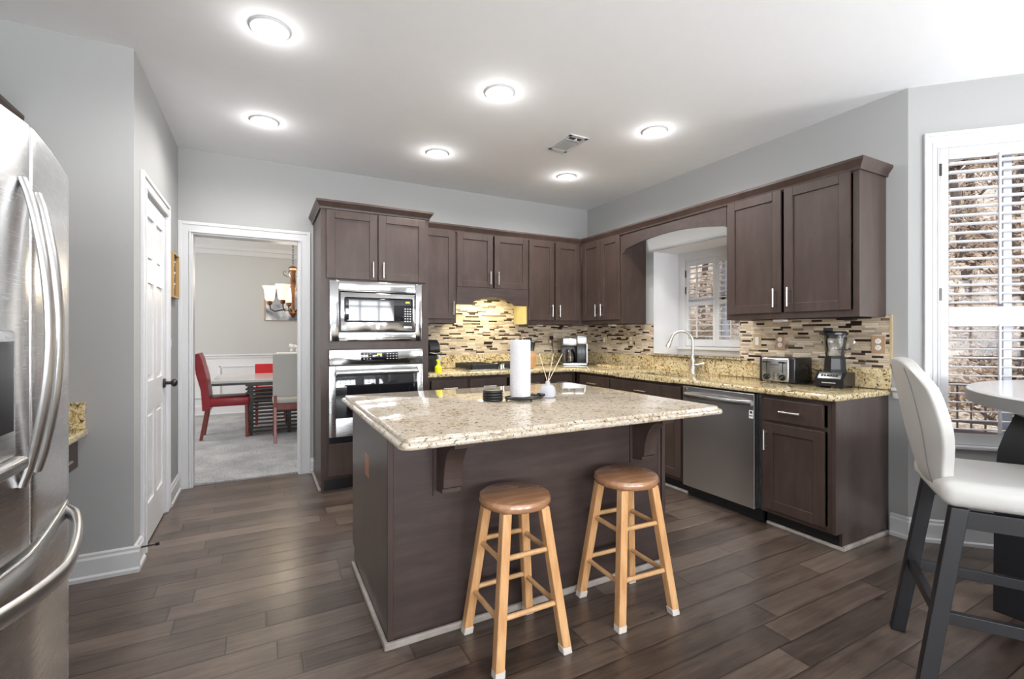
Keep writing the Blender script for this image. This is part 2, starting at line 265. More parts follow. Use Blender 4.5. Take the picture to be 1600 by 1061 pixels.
# ------------------------------------------------------------------ mesh helpers
FB = Matrix.Identity(4)                                             # faces of the back run: local x = X, out of the face = -Y
FR = Matrix(((0, 1, 0, 0), (-1, 0, 0, 0), (0, 0, 1, 0), (0, 0, 0, 1)))    # right run: local x = -Y, local y = X
FL = Matrix(((0, -1, 0, 0), (1, 0, 0, 0), (0, 0, 1, 0), (0, 0, 0, 1)))    # left run: local x = Y, local y = -X
q = math.sqrt(0.5)
BAY = Matrix(((q, q, 0, 3.53), (-q, q, 0, 1.41), (0, 0, 1, 0), (0, 0, 0, 1)))
class MB:
    def __init__(s, M=FB): s.bm = bmesh.new(); s.M = M
    def _add(s, t):
        me = bpy.data.meshes.new('t'); t.to_mesh(me); t.free(); me.transform(s.M); s.bm.from_mesh(me); bpy.data.meshes.remove(me)
    def box(s, x0, x1, y0, y1, z0, z1, b=0.0, seg=2, rot=None):
        t = bmesh.new(); bmesh.ops.create_cube(t, size=1)
        for v in t.verts: v.co = Vector(((x1 - x0) * v.co.x, (y1 - y0) * v.co.y, (z1 - z0) * v.co.z))
        if b > 0: bmesh.ops.bevel(t, geom=t.edges[:], offset=b, segments=seg, profile=0.5, affect='EDGES')
        if rot is not None: t.transform(rot)
        t.transform(Matrix.Translation(((x0 + x1) / 2, (y0 + y1) / 2, (z0 + z1) / 2)))
        s._add(t); return s
    def prism(s, pts, axis, a0, a1):
        t = bmesh.new()
        def P(p, a):
            return {'x': (a, p[0], p[1]), 'y': (p[0], a, p[1]), 'z': (p[0], p[1], a)}[axis]
        A = [t.verts.new(P(p, a0)) for p in pts]; B = [t.verts.new(P(p, a1)) for p in pts]
        n = len(pts)
        t.faces.new(A); t.faces.new(B[::-1])
        for i in range(n): t.faces.new((A[i], B[i], B[(i + 1) % n], A[(i + 1) % n]))
        bmesh.ops.recalc_face_normals(t, faces=t.faces); s._add(t); return s
    def lathe(s, prof, c=(0, 0, 0), seg=24, sq=None):
        t = bmesh.new(); rings = []
        for r, z in prof:
            if r < 1e-5: rings.append([t.verts.new((c[0], c[1], c[2] + z))])
            else: rings.append([t.verts.new((c[0] + r * math.cos(2 * math.pi * i / seg), c[1] + r * math.sin(2 * math.pi * i / seg), c[2] + z)) for i in range(seg)])
        for a, b in zip(rings, rings[1:]):
            for i in range(seg):
                j = (i + 1) % seg
                if len(a) == 1 and len(b) == 1: continue
                if len(a) == 1: t.faces.new((a[0], b[j], b[i]))
                elif len(b) == 1: t.faces.new((a[i], a[j], b[0]))
                else: t.faces.new((a[i], a[j], b[j], b[i]))
        for e, rev in ((rings[0], True), (rings[-1], False)):
            if len(e) > 1: t.faces.new(e[::-1] if rev else e)
        bmesh.ops.recalc_face_normals(t, faces=t.faces); s._add(t); return s
    def cyl(s, p0, p1, r0, r1=None, seg=16): return s.tube([p0, p1], [r0, r0 if r1 is None else r1], seg)
    def tube(s, pts, r, seg=10, flat=None, up=None):
        t = bmesh.new(); pts = [Vector(p) for p in pts]; n = len(pts)
        rr = r if isinstance(r, (list, tuple)) else [r] * n
        prev = None; rings = []
        for i, p in enumerate(pts):
            d = (pts[min(i + 1, n - 1)] - pts[max(i - 1, 0)]).normalized()
            if prev is None:
                a = Vector(up) if up else (Vector((0, 0, 1)) if abs(d.z) < 0.9 else Vector((1, 0, 0)))
                u = (a - d * a.dot(d)).normalized()
            else: u = (prev - d * prev.dot(d)).normalized()
            prev = u; w = d.cross(u)
            fu, fw = flat if flat else (1, 1)
            rings.append([t.verts.new(p + (u * math.cos(2 * math.pi * k / seg) * fu + w * math.sin(2 * math.pi * k / seg) * fw) * rr[i]) for k in range(seg)])
        for a, b in zip(rings, rings[1:]):
            for k in range(seg): t.faces.new((a[k], a[(k + 1) % seg], b[(k + 1) % seg], b[k]))
        t.faces.new(rings[0][::-1]); t.faces.new(rings[-1])
        bmesh.ops.recalc_face_normals(t, faces=t.faces); s._add(t); return s
    def bar(s, p0, p1, w, h, b=0.0, w1=None, h1=None, side=None):
        """square bar from p0 to p1; ends level (cut flat in z) when steep"""
        p0, p1 = Vector(p0), Vector(p1); d = (p1 - p0).normalized()
        t = bmesh.new(); w1 = w if w1 is None else w1; h1 = h if h1 is None else h1
        if abs(d.z) > 0.6:
            a = Vector(side) if side else Vector((1, 0, 0)); c2 = Vector((0, 0, 1)).cross(a)
        else:
            a = Vector((0, 0, 1)); c2 = a.cross(d).normalized(); a = d.cross(c2)
            a, c2 = c2, a
        vs_ = []
        for p, ww, hh in ((p0, w, h), (p1, w1, h1)):
            vs_.append([t.verts.new(p + a * sx * ww / 2 + c2 * sy * hh / 2) for sx, sy in ((-1, -1), (1, -1), (1, 1), (-1, 1))])
        A, B = vs_; t.faces.new(A[::-1]); t.faces.new(B)
        for i in range(4): t.faces.new((A[i], A[(i + 1) % 4], B[(i + 1) % 4], B[i]))
        bmesh.ops.recalc_face_normals(t, faces=t.faces)
        if b > 0: bmesh.ops.bevel(t, geom=t.edges[:], offset=b, segments=2, profile=0.5, affect='EDGES')
        s._add(t); return s
    def sphere(s, c, r, seg=16, sc=(1, 1, 1)):
        t = bmesh.new(); bmesh.ops.create_uvsphere(t, u_segments=seg, v_segments=max(6, seg // 2), radius=r)
        for v in t.verts: v.co = Vector((v.co.x * sc[0] + c[0], v.co.y * sc[1] + c[1], v.co.z * sc[2] + c[2]))
        s._add(t); return s
    def faces(s, verts, faces):
        t = bmesh.new(); V = [t.verts.new(v) for v in verts]
        for f in faces: t.faces.new([V[i] for i in f])
        bmesh.ops.recalc_face_normals(t, faces=t.faces); s._add(t); return s

def wloc(o):
    v = Vector(o.location)
    return v if o.parent is None else v + wloc(o.parent)
def obj(name, mb, mat, parent=None, smooth=True, label=None):
    me = bpy.data.meshes.new(name); mb.bm.to_mesh(me); mb.bm.free()
    o = bpy.data.objects.new(name, me); C.objects.link(o)
    if parent is not None:
        o.parent = parent; me.transform(Matrix.Translation(-wloc(parent)))
    me.materials.append(M[mat] if isinstance(mat, str) else mat)
    if smooth:
        for p in me.polygons: p.use_smooth = True
        me.set_sharp_from_angle(angle=R(35))
    if label: o['label'] = label
    return o
def recentre(o):
    me = o.data; xs = [v.co for v in me.vertices]
    c = Vector(((min(v.x for v in xs) + max(v.x for v in xs)) / 2, (min(v.y for v in xs) + max(v.y for v in xs)) / 2, min(v.z for v in xs)))
    me.transform(Matrix.Translation(-c)); o.location = c
def tag(o, label, cat, group=None):
    o['label'] = label; o['category'] = cat
    if group: o['group'] = group
    if o.type == 'MESH': recentre(o)
    return o
def thing(name, label, cat, loc=(0, 0, 0), rotz=0, group=None):
    o = bpy.data.objects.new(name, None); C.objects.link(o); o.empty_display_size = 0.1
    o.location = loc; o.rotation_euler = (0, 0, rotz); o['label'] = label; o['category'] = cat
    if group: o['group'] = group
    return o
def struct(name, mb, mat, parent=None, smooth=True):
    o = obj(name, mb, mat, parent, smooth)
    if parent is None: o['kind'] = 'structure'
    return o
def dup(root, loc, rotz, label, group=None):
    r = root.copy(); C.objects.link(r); r.location = loc; r.rotation_euler = (0, 0, rotz); r['label'] = label
    if group: r['group'] = group
    def rec(src, dst):
        for ch in list(src.children):
            c = ch.copy(); C.objects.link(c); c.parent = dst; rec(ch, c)
    rec(root, r); return r
def text_mesh(s, size, depth=0.0006):
    cu = bpy.data.curves.new('txt', 'FONT'); cu.body = s; cu.size = size; cu.extrude = depth; cu.align_x = 'CENTER'; cu.align_y = 'CENTER'
    o = bpy.data.objects.new('txt', cu); C.objects.link(o)
    bpy.context.view_layer.update()
    me = bpy.data.meshes.new_from_object(o.evaluated_get(bpy.context.evaluated_depsgraph_get()))
    bpy.data.objects.remove(o); bpy.data.curves.remove(cu)
    return me
def add_text(mb, s, size, x, y, z):
    """lettering standing in the local xz plane, read from -y"""
    me = text_mesh(s, size); me.transform(Matrix.Translation((x, y, z)) @ Matrix.Rotation(R(90), 4, 'X')); me.transform(mb.M)
    mb.bm.from_mesh(me); bpy.data.meshes.remove(me)

# ------------------------------------------------------------------ the setting
YB, XR, ZC, XL, YL = 4.655, 3.53, 2.79, -0.605, 3.165
XW, YR = -1.45, -3.8
struct('floor', MB().faces([(XW - .2, YR - .2, 0), (5.3, YR - .2, 0), (5.3, YB + .06, 0), (XW - .2, YB + .06, 0)], [(0, 1, 2, 3)]), 'floor')
struct('ceiling', MB().box(XW - .3, 5.4, YR - .3, 9.0, ZC, ZC + .12), 'ceiling')
w = MB()                                                             # back wall with the dining doorway
w.box(XL, -.514, YB, YB + .13, 0, ZC).box(.30, XR + .12, YB, YB + .13, 0, ZC).box(-.514, .30, YB, YB + .13, 2.105, ZC)
struct('wall_back', w, 'wall')
w = MB()                                                             # right wall with the opening of the sink window
for a in ((1.41, 2.56, 0, ZC), (3.55, YB, 0, ZC), (2.56, 3.55, 0, 1.05), (2.56, 3.55, 2.11, ZC)): w.box(XR, XR + .12, *a)
struct('wall_right', w, 'wall')
w = MB()                                                             # boxed-out recess of the sink window
w.box(XR + .001, 4.0, 3.548, 3.549, 1.05, 2.108).box(XR + .001, 4.0, 2.561, 2.562, 1.05, 2.108).box(XR + .001, 4.0, 2.561, 3.549, 2.108, 2.109)
w.box(XR + .125, 4.0, 3.552, 3.62, 1.0, 2.18).box(XR + .125, 4.0, 2.49, 2.558, 1.0, 2.18).box(XR + .125, 4.0, 2.558, 3.552, 2.112, 2.18).box(XR + .125, 4.0, 2.558, 3.552, 1.0, 1.048)
struct('trim_1', w, 'jamb')
w = MB(FL)                                                           # left wall with the pantry door opening
w.box(YL, 3.40, -XL, -XL + .12, 0, ZC).box(4.10, YB + .13, -XL, -XL + .12, 0, ZC).box(3.40, 4.10, -XL, -XL + .12, 2.105, ZC)
struct('wall_left', w, 'wall')
struct('wall_pantry', MB().box(XW, XL - .12, YL, YL + .12, 0, ZC), 'wall')
struct('wall_far_left', MB().box(XW - .12, XW, YR, -2.9, 0, ZC).box(XW - .12, XW, -1.2, YL, 0, ZC).box(XW - .12, XW, -2.9, -1.2, 0, .6).box(XW - .12, XW, -2.9, -1.2, 2.4, ZC), 'wall')  # opening cut for the added left fill
w = MB()                                                             # rear wall with two windows, behind the photographer
for a in ((XW, -1.4, 0, ZC), (.4, 1.2, 0, ZC), (3.0, XR, 0, ZC), (-1.4, .4, 0, .6), (-1.4, .4, 2.4, ZC), (1.2, 3.0, 0, .6), (1.2, 3.0, 2.4, ZC)):
    w.box(a[0], a[1], YR - .12, YR, a[2], a[3])
struct('wall_rear', w, 'wall')
def gridwin(name, M_, x0, x1, z0, z1, y):
    m = MB(M_)
    m.box(x0 - .08, x1 + .08, y - .02, y, z1, z1 + .09).box(x0 - .08, x1 + .08, y - .02, y, z0 - .09, z0).box(x0 - .08, x0, y - .02, y, z0, z1).box(x1, x1 + .08, y - .02, y, z0, z1)
    n = 4
    for i in range(n + 1):
        xx = x0 + (x1 - x0) * i / n; m.box(max(x0, xx - .02), min(x1, xx + .02), y + .03, y + .06, z0, z1)
    for i in range(5):
        zz = z0 + (z1 - z0) * i / 4; m.box(x0, x1, y + .03, y + .06, max(z0, zz - .02), min(z1, zz + .02))
    return struct(name, m, 'trim')
FREAR = Matrix(((-1, 0, 0, 0), (0, -1, 0, 0), (0, 0, 1, 0), (0, 0, 0, 1)))
gridwin('window_6', FL, -2.9, -1.2, .6, 2.4, -XW); gridwin('window_3', FREAR, -.4, 1.4, .6, 2.4, -YR); gridwin('window_4', FREAR, -3.0, -1.2, .6, 2.4, -YR)  # the far-left window is made up to admit the added fill
w = MB(BAY)                                                          # angled bay wall
BL = 2.08
w.box(0, .14, 0, .12, 0, ZC).box(1.285, BL, 0, .12, 0, ZC).box(.14, 1.285, 0, .12, 0, .575).box(.14, 1.285, 0, .12, 2.41, ZC)
struct('wall_bay', w, 'wall')
w = MB()
for a in ((-.06, -.25, 0, ZC), (-1.4, -1.6, 0, ZC), (-1.4, -.25, 0, .6), (-1.4, -.25, 2.4, ZC)): w.box(5.0, 5.12, min(a[:2]), max(a[:2]), a[2], a[3])
struct('wall_bay_middle', w, 'wall')
gridwin('window_5', FR, .25, 1.4, .6, 2.4, 5.0)
struct('wall_bay_end', MB().prism([(5.0, -1.6), (5.12, -1.6), (3.65, -3.07), (3.53, -3.07)], 'z', 0, ZC).box(XR, XR + .12, YR, -3.07, 0, ZC), 'wall')

# baseboards
def bb_prof(h=.135): return [(0, 0), (-.028, 0), (-.028, .018), (-.018, .026), (-.018, h - .03), (-.011, h - .02), (-.011, h - .008), (-.004, h), (0, h)]
def baseboard(name, M_, segs, y=0):
    m = MB(M_)
    for x0, x1 in segs: m.prism([(y + a, b) for a, b in bb_prof()], 'x', x0, x1)
    return struct(name, m, 'trim', smooth=False)
baseboard('baseboard_pantry', FB, [(-1.45, XL + .028)], YL)
baseboard('baseboard_left', FL, [(YL, 3.31), (4.21, YB - .028)], -XL)
baseboard('baseboard_back', FB, [(XL, -.60), (.39, .415)], YB)
baseboard('baseboard_right', FR, [(-1.50, -1.40)], XR)
baseboard('baseboard_bay', BAY, [(-.012, BL)], 0)
# casings
m = MB(FL)
def casing(m, x0, x1, ztop, y, w_=.09, t=.02):
    for a, b in ((x0 - w_, x0), (x1, x1 + w_)):
        m.box(a + .0015, b - .0015, y - t * .6, y, 0, ztop + w_ - .0015)
    m.box(x0 - .001, x1 + .001, y - t * .6 + .0003, y, ztop + .0015, ztop + w_ - .0015)
    m.box(x0 - w_, x0 - w_ + .028, y - t, y, 0, ztop + w_, .004).box(x1 + w_ - .028, x1 + w_, y - t, y, 0, ztop + w_, .004).box(x0 - w_ + .0275, x1 + w_ - .0275, y - t + .0005, y, ztop + w_ - .0275, ztop + w_ - .0005, .004)
    m.box(x0 - .016, x0, y - t, y, 0, ztop, .004).box(x1, x1 + .016, y - t, y, 0, ztop, .004).box(x0 - .016, x1 + .016, y - t, y, ztop, ztop + .016, .004)
casing(m, 3.40, 4.10, 2.105, -XL)
m.box(3.40, 3.412, -XL, -XL + .12, 0, 2.093).box(4.088, 4.10, -XL, -XL + .12, 0, 2.093).box(3.40, 4.10, -XL, -XL + .12, 2.093, 2.105)
struct('trim_2', m, 'trim', smooth=False)
m = MB(); casing(m, -.514, .30, 2.105, YB)
m.box(-.514, -.502, YB, YB + .13, 0, 2.093).box(.288, .30, YB, YB + .13, 0, 2.093).box(-.514, .30, YB, YB + .13, 2.093, 2.105)
struct('trim_3', m, 'trim', smooth=False)
# small length of chair rail on the wall past the counter
struct('trim_4', MB(FR).prism([(XR, .855), (XR - .012, .86), (XR - .016, .90), (XR - .035, .912), (XR - .035, .93), (XR, .93)], 'x', -1.485, -1.40), 'trim')
# pantry door: six raised panels
m = MB(FL); Yd = -XL + .002
m.box(3.415, 4.085, Yd + .012, Yd + .035, .012, 2.09)
px = [(3.50, 3.71), (3.79, 4.0)]
zs = [(.24, .80), (.98, 1.58), (1.70, 1.98)]
m.box(3.415, 3.50, Yd, Yd + .013, .012, 2.09).box(4.0, 4.085, Yd, Yd + .013, .012, 2.09).box(3.71, 3.79, Yd, Yd + .013, .012, 2.09)
for a, b in ((.012, .24), (.80, .98), (1.58, 1.70), (1.98, 2.09)):
    m.box(3.50, 3.71, Yd, Yd + .013, a, b).box(3.79, 4.0, Yd, Yd + .013, a, b)
for a, b in px:
    for c, d in zs: m.box(a + .03, b - .03, Yd + .003, Yd + .013, c + .03, d - .03, .006, 1)
door = struct('door_1', m, 'door', smooth=False)
for zz in (1.895, 1.12, .345): obj('hinge', MB(FL).box(3.405, 3.435, Yd - .006, Yd + .004, zz - .05, zz + .05).cyl((3.412, Yd - .008, zz - .052), (3.412, Yd - .008, zz + .052), .007), 'nickel', door)
obj('knob', MB(FL).cyl((4.03, Yd, .925), (4.03, Yd - .012, .925), .032).cyl((4.03, Yd - .01, .925), (4.03, Yd - .05, .925), .011).sphere((4.03, Yd - .062, .925), .028, 16, (1, .75, 1)), 'bronze', door, label='dark round door knob')
# dining room shell
struct('carpet_dining', MB().box(-2.7, 3.2, YB + .045, 8.8, -.02, .012), 'carpet')['kind'] = 'structure'
w = MB().box(-2.8, 3.3, 8.7, 8.82, .93, ZC).box(3.2, 3.32, YB + .13, 8.7, 0, ZC).box(-2.82, -2.7, YB + .13, 5.7, 0, ZC).box(-2.82, -2.7, 7.8, 8.7, 0, ZC).box(-2.82, -2.7, 5.7, 7.8, 0, .6).box(-2.82, -2.7, 5.7, 7.8, 2.4, ZC)
w.box(-2.82, XL - .12, YB + .10, YB + .13, 0, ZC)
struct('wall_dining', w, 'dwall')
m = MB().box(-2.7, 3.2, 8.69, 8.82, 0, .93)
m.prism([(8.69, .88), (8.675, .885), (8.67, .92), (8.645, .93), (8.645, .95), (8.69, .95)], 'x', -2.7, 3.2)
m.prism([(8.69 + a, b) for a, b in bb_prof(.17)], 'x', -2.7, 3.2)
for x0, x1 in ((-1.75, -.75), (-.60, .05), (.22, 1.2)):
    for a in ((x0, x1, .27, .295), (x0, x1, .745, .77), (x0, x0 + .025, .27, .77), (x1 - .025, x1, .27, .77)): m.box(a[0], a[1], 8.674, 8.69, a[2], a[3], .005)
struct('trim_5', m, 'wain', smooth=False)
struct('trim_6', MB().prism([(8.7, 2.53), (8.685, 2.53), (8.685, 2.60), (8.665, 2.61), (8.655, 2.66), (8.60, 2.72), (8.58, 2.74), (8.58, ZC), (8.7, ZC)], 'x', -2.7, 3.2), 'trim', smooth=False)

# ------------------------------------------------------------------ windows and shutters
def shutter(label, M_, x0, x1, z0, z1, y, stile, toprail, botrail, mid, n_up, n_lo, rod_x, lw=.062, tilt=-8, hinge=None, group='white louvred window shutters'):
    """a hinged shutter panel: frame, one blade per louver, a rod per bank"""
    c = M_ @ Vector(((x0 + x1) / 2, y, z0))
    t = thing('window_shutter', label, 'shutter', c, 0, group)
    f = MB(M_); d = .014
    f.box(x0, x0 + stile, y - d, y + d, z0, z1, .003).box(x1 - stile, x1, y - d, y + d, z0, z1, .003)
    f.box(x0 + stile, x1 - stile, y - d, y + d, z1 - toprail, z1, .003).box(x0 + stile, x1 - stile, y - d, y + d, z0, z0 + botrail, .003)
    f.box(x0 + stile, x1 - stile, y - d, y + d, mid[0], mid[1], .003)
    obj('frame', f, 'trim', t, smooth=False)
    for a, b, n in ((mid[1], z1 - toprail, n_up), (z0 + botrail, mid[0], n_lo)):
        st = (b - a) / n
        for i in range(n):
            l = MB(M_)
            zc = a + st * (i + .5)
            prof = []
            for k in range(12):
                an = 2 * math.pi * k / 12
                yy, zz = math.cos(an) * lw / 2, math.sin(an) * .0048
                ca, sa = math.cos(R(tilt)), math.sin(R(tilt))
                prof.append((y + yy * ca - zz * sa, zc + yy * sa + zz * ca))
            l.prism(prof, 'x', x0 + stile + .002, x1 - stile - .002)
            obj('louver', l, 'louver', t)
        obj('tilt_rod', MB(M_).box(rod_x - .006, rod_x + .006, y - lw / 2 - .014, y - lw / 2 - .002, a + .015, b + .012, .002), 'trim', t, smooth=False)
    if hinge is not None:
        for zz in (z1 - .13, z0 + .72 * (z1 - z0) / 2 + .26): obj('hinge', MB(M_).box(hinge - .007, hinge + .007, y - d - .006, y - d + .002, zz - .037, zz + .037), 'bronze', t)
    return t
def glazing(name, M_, x0, x1, z0, z1, y, bars_x, rail_z):
    f = MB(M_); w_ = .04
    f.box(x0, x0 + w_, y, y + .05, z0, z1).box(x1 - w_, x1, y, y + .05, z0, z1).box(x0, x1, y, y + .05, z0, z0 + w_).box(x0, x1, y, y + .05, z1 - w_, z1)
    f.box(x0, x1, y, y + .05, rail_z - .025, rail_z + .025)
    for b in bars_x: f.box(b - .02, b + .02, y, y + .05, z0, z1)
    o = struct(name, f, 'sash', smooth=False)
    obj('glass_pane', MB(M_).box(x0 + .01, x1 - .01, y + .022, y + .028, z0 + .01, z1 - .01), 'glass', o)
    return o
# sink window: glazing, white frame and two shutter panels at the back of the recess
glazing('window_1', FR, -3.55, -2.56, 1.13, 2.10, 3.955, (-3.055,), 1.62)
m = MB(FR)
m.box(-3.55, -3.455, 3.885, 3.925, 1.11, 2.11, .004).box(-2.655, -2.56, 3.885, 3.925, 1.11, 2.11, .004).box(-3.455, -2.655, 3.885, 3.925, 2.02, 2.11, .004)
m.box(-3.55, -2.56, 3.84, 3.925, 1.11, 1.14, .006)
m.box(-3.55, -2.56, 3.87, 3.95, 1.06, 1.11)
struct('trim_7', m, 'trim', smooth=False)
shutter('white louvred shutter in the sink window, the left one seen whole behind the faucet', FR, -3.455, -3.092, 1.145, 2.02, 3.905, .034, .05, .07, (1.555, 1.60), 7, 6, -3.30, .05, hinge=-3.456)
shutter('white louvred shutter in the sink window, half hidden by the wall cabinet beside it', FR, -3.090, -2.656, 1.145, 2.02, 3.905, .034, .05, .07, (1.555, 1.60), 7, 6, -2.91, .05)
# bay window
glazing('window_2', BAY, .15, 1.275, .60, 2.40, .075, (.53, .90), 1.36)
m = MB(BAY)
for a, b in ((.075, .153), (1.273, 1.351)):
    m.box(a + .0015, b - .0015, -.014, 0, .603, 2.402)
m.box(.0765, 1.3495, -.014, 0, 2.402, 2.4885)
m.box(.075, .098, -.024, 0, .60, 2.49, .005).box(1.328, 1.351, -.024, 0, .60, 2.49, .005).box(.0975, 1.3285, -.0235, 0, 2.467, 2.4895, .005)
m.box(.118, .126, -.019, 0, .60, 2.43, .003).box(.142, .153, -.019, .06, .60, 2.402, .003).box(1.273, 1.284, -.019, .06, .60, 2.402, .003).box(.1525, 1.2735, -.0185, .06, 2.392, 2.404, .003)
m.box(.045, 1.38, -.045, .06, .578, .602, .006).box(.075, 1.351, -.016, 0, .50, .578, .004)
struct('trim_8', m, 'trim', smooth=False)
shutter('tall white louvred shutter of the bay window, left panel above the white chair', BAY, .156, .713, .603, 2.392, .0, .042, .07, .066, (1.312, 1.43), 17, 12, .433, .05, hinge=.155)
shutter('tall white louvred shutter of the bay window, cut by the right edge of the photo', BAY, .716, 1.272, .603, 2.392, .0, .042, .07, .066, (1.312, 1.43), 17, 12, .99, .05)

# ------------------------------------------------------------------ ceiling lights and register
def can(label, x, y, lit=True):
    t = thing('recessed_light', label, 'ceiling light', (x, y, ZC), 0, 'recessed ceiling lights')
    obj('trim_ring', MB().lathe([(.062, -.004), (.066, -.010), (.088, -.010), (.094, -.004), (.094, 0), (.062, 0)], (x, y, ZC), 32), 'trim', t)
    obj('lens', MB().lathe([(.0, -.022), (.03, -.020), (.055, -.011), (.062, -.002), (.0, -.001)], (x, y, ZC), 32), 'lens', t)
    light('lamp_glow', 'SPOT', (x, y, ZC - .035), 44, (1.0, 0.98, 0.955), (0, 0, 0), spot_size=R(165), spot_blend=0.6, shadow_soft_size=0.06)
    light('lamp_halo', 'POINT', (x, y, ZC - .06), 1.3, (1.0, 0.985, 0.97), shadow_soft_size=0.03)
    return t
can('recessed ceiling light nearest the camera, above the refrigerator side', .035, 2.63)
can('recessed ceiling light nearest the white pantry door', .015, 3.79)
can('recessed ceiling light over the middle of the granite island', 1.32, 2.645)
can('recessed ceiling light in front of the cooktop wall cabinets', 1.30, 3.775)
can('recessed ceiling light farthest back, just beyond the ceiling vent', 2.595, 3.75)
can('recessed ceiling light near the tall window wall, right of the ceiling vent', 2.60, 2.605)
v = thing('ceiling_vent', 'white rectangular air vent with grey slats set in the ceiling', 'vent', (2.15, 3.09, ZC))
m = MB(); x0, x1, y0, y1 = 2.06, 2.24, 2.93, 3.25
m.box(x0, x1, y0, y0 + .035, ZC - .010, ZC, .003).box(x0, x1, y1 - .035, y1, ZC - .010, ZC, .003).box(x0, x0 + .03, y0, y1, ZC - .010, ZC, .003).box(x1 - .03, x1, y0, y1, ZC - .010, ZC, .003).box(x0, x1, 3.02, 3.03, ZC - .008, ZC)
obj('frame', m, 'trim', v, smooth=False)
obj('backing', MB().box(x0 + .02, x1 - .02, y0 + .02, y1 - .02, ZC - .001, ZC), 'dkgrey', v)
for i in range(14):
    yy = 3.045 + i * .012
    obj('slat', MB().box(x0 + .03, x1 - .03, yy, yy + .007, ZC - .008, ZC - .002, rot=Matrix.Rotation(R(20), 4, 'X')), 'grey', v, smooth=False)
obj('damper_lever', MB().box(2.15, 2.156, 2.975, 3.01, ZC - .02, ZC - .004), 'white', v)

# ------------------------------------------------------------------ cabinets
def pull(parent, M_, x, z, y, vert=True, L=.13):
    m = MB(M_); h = L / 2
    if vert:
        m.cyl((x, y - .03, z - h), (x, y - .03, z + h), .006, seg=10)
        for s in (-1, 1): m.cyl((x, y, z + s * h * .74), (x, y - .03, z + s * h * .74), .0045, seg=8)
    else:
        m.cyl((x - h, y - .03, z), (x + h, y - .03, z), .006, seg=10)
        for s in (-1, 1): m.cyl((x + s * h * .74, y, z), (x + s * h * .74, y - .03, z), .0045, seg=8)
    return obj('handle', m, 'nickel', parent, label='slim brushed bar handle')
def shaker(parent, M_, x0, x1, z0, z1, y, name='door', hx=None, hz=None, rail=.062, hvert=True, mat='wood', L=.13):
    m = MB(M_); t = .019
    m.box(x0 + rail - .004, x1 - rail + .004, y - t + .010, y, z0 + rail - .004, z1 - rail + .004)
    m.box(x0, x0 + rail, y - t, y, z0, z1, .0025).box(x1 - rail, x1, y - t, y, z0, z1, .0025)
    m.box(x0 + rail, x1 - rail, y - t, y, z0, z0 + rail, .0025).box(x0 + rail, x1 - rail, y - t, y, z1 - rail, z1, .0025)
    o = obj(name, m, mat, parent, smooth=False)
    if hx is not None: pull(o, M_, hx, hz, y - t, hvert, L)
    return o
def slab_front(parent, M_, x0, x1, z0, z1, y, hx=None, hz=None, name='drawer', L=.13):
    o = obj(name, MB(M_).box(x0, x1, y - .019, y, z0, z1, .004), 'wood', parent, smooth=False)
    if hx is not None: pull(o, M_, hx, hz, y - .019, False, L)
    return o
def crown(m, pathsegs): pass

# tall oven cabinet: open niches for the two appliances
YT = 4.01
YB0 = YB; YB = YB - .003
t = thing('oven_cabinet', 'tall dark wood cabinet holding the built-in microwave and wall oven', 'cabinet', (.85, 4.33, 0))
m = MB()
m.box(.415, .435, YT, YB, .0, 2.29)                                    # left side
m.box(1.272, 1.292, YT, YB, .0, 2.29)
m.box(.435, 1.272, YB - .02, YB, .1, 2.29)
for a, b in ((2.265, 2.29), (1.705, 1.735), (1.15, 1.20), (.35, .375), (.10, .13)): m.box(.435, 1.272, YT, YB - .02, a, b)
m.box(.412, .474, YT - .004, YT + .018, .10, 2.29).box(1.234, 1.296, YT - .004, YT + .018, .10, 2.29)
m.box(.474, 1.234, YT - .004, YT + .018, 1.145, 1.208).box(.474, 1.234, YT - .004, YT + .018, .10, .43).box(.474, 1.234, YT - .004, YT + .018, 1.70, 2.29)
obj('carcass', m, 'wood', t, smooth=False)
obj('toe_kick', MB().box(.43, 1.28, YT + .05, YT + .065, 0, .10), 'toe', t)
yf = YT - .005
shaker(t, FB, .453, .850, 1.715, 2.262, yf, 'door', .812, 1.80)
shaker(t, FB, .860, 1.266, 1.715, 2.262, yf, 'door', .897, 1.80)
slab_front(t, FB, .464, 1.245, .125, .385, yf, .85, .31)
sh = obj('shoe_molding', MB().box(.397, .415, YT + .05, YB - .03, 0, .028, .006).box(.397, .43, YT + .035, YT + .052, 0, .028, .006), 'shoe', t)
cm = lambda y: [(y, 2.270), (y - .010, 2.270), (y - .012, 2.285), (y - .030, 2.312), (y - .036, 2.322), (y - .036, 2.337), (y, 2.337)]
m = MB()
def crown_run(m, pts):
    """sweep the crown profile along a plan polyline, out of the face to its right"""
    prof = [(0, 2.270), (.010, 2.270), (.012, 2.285), (.030, 2.312), (.037, 2.322), (.037, 2.338), (0, 2.338)]
    P = [Vector((a, b, 0)) for a, b in pts]; n = len(P); rings = []
    V = []
    for i, p in enumerate(P):
        ds = []
        if i > 0: ds.append((P[i] - P[i - 1]).normalized())
        if i < n - 1: ds.append((P[i + 1] - P[i]).normalized())
        ns = [Vector((d.y, -d.x, 0)) for d in ds]
        nn = sum(ns, Vector()).normalized(); k = 1 / max(.3, nn.dot(ns[0]))
        for o_, z in prof: V.append(p + nn * o_ * k + Vector((0, 0, z)))
    F = []; k = len(prof)
    for i in range(n - 1):
        for j in range(k):
            F.append((i * k + j, i * k + (j + 1) % k, (i + 1) * k + (j + 1) % k, (i + 1) * k + j))
    F.append(tuple(range(k))); F.append(tuple((n - 1) * k + j for j in range(k - 1, -1, -1)))
    m.faces(V, F)
crown_run(m, [(.412, YB - .002), (.412, YT - .005), (1.296, YT - .005), (1.296, 4.30)])
obj('crown', m, 'wood', t, smooth=False)

YB = YB0
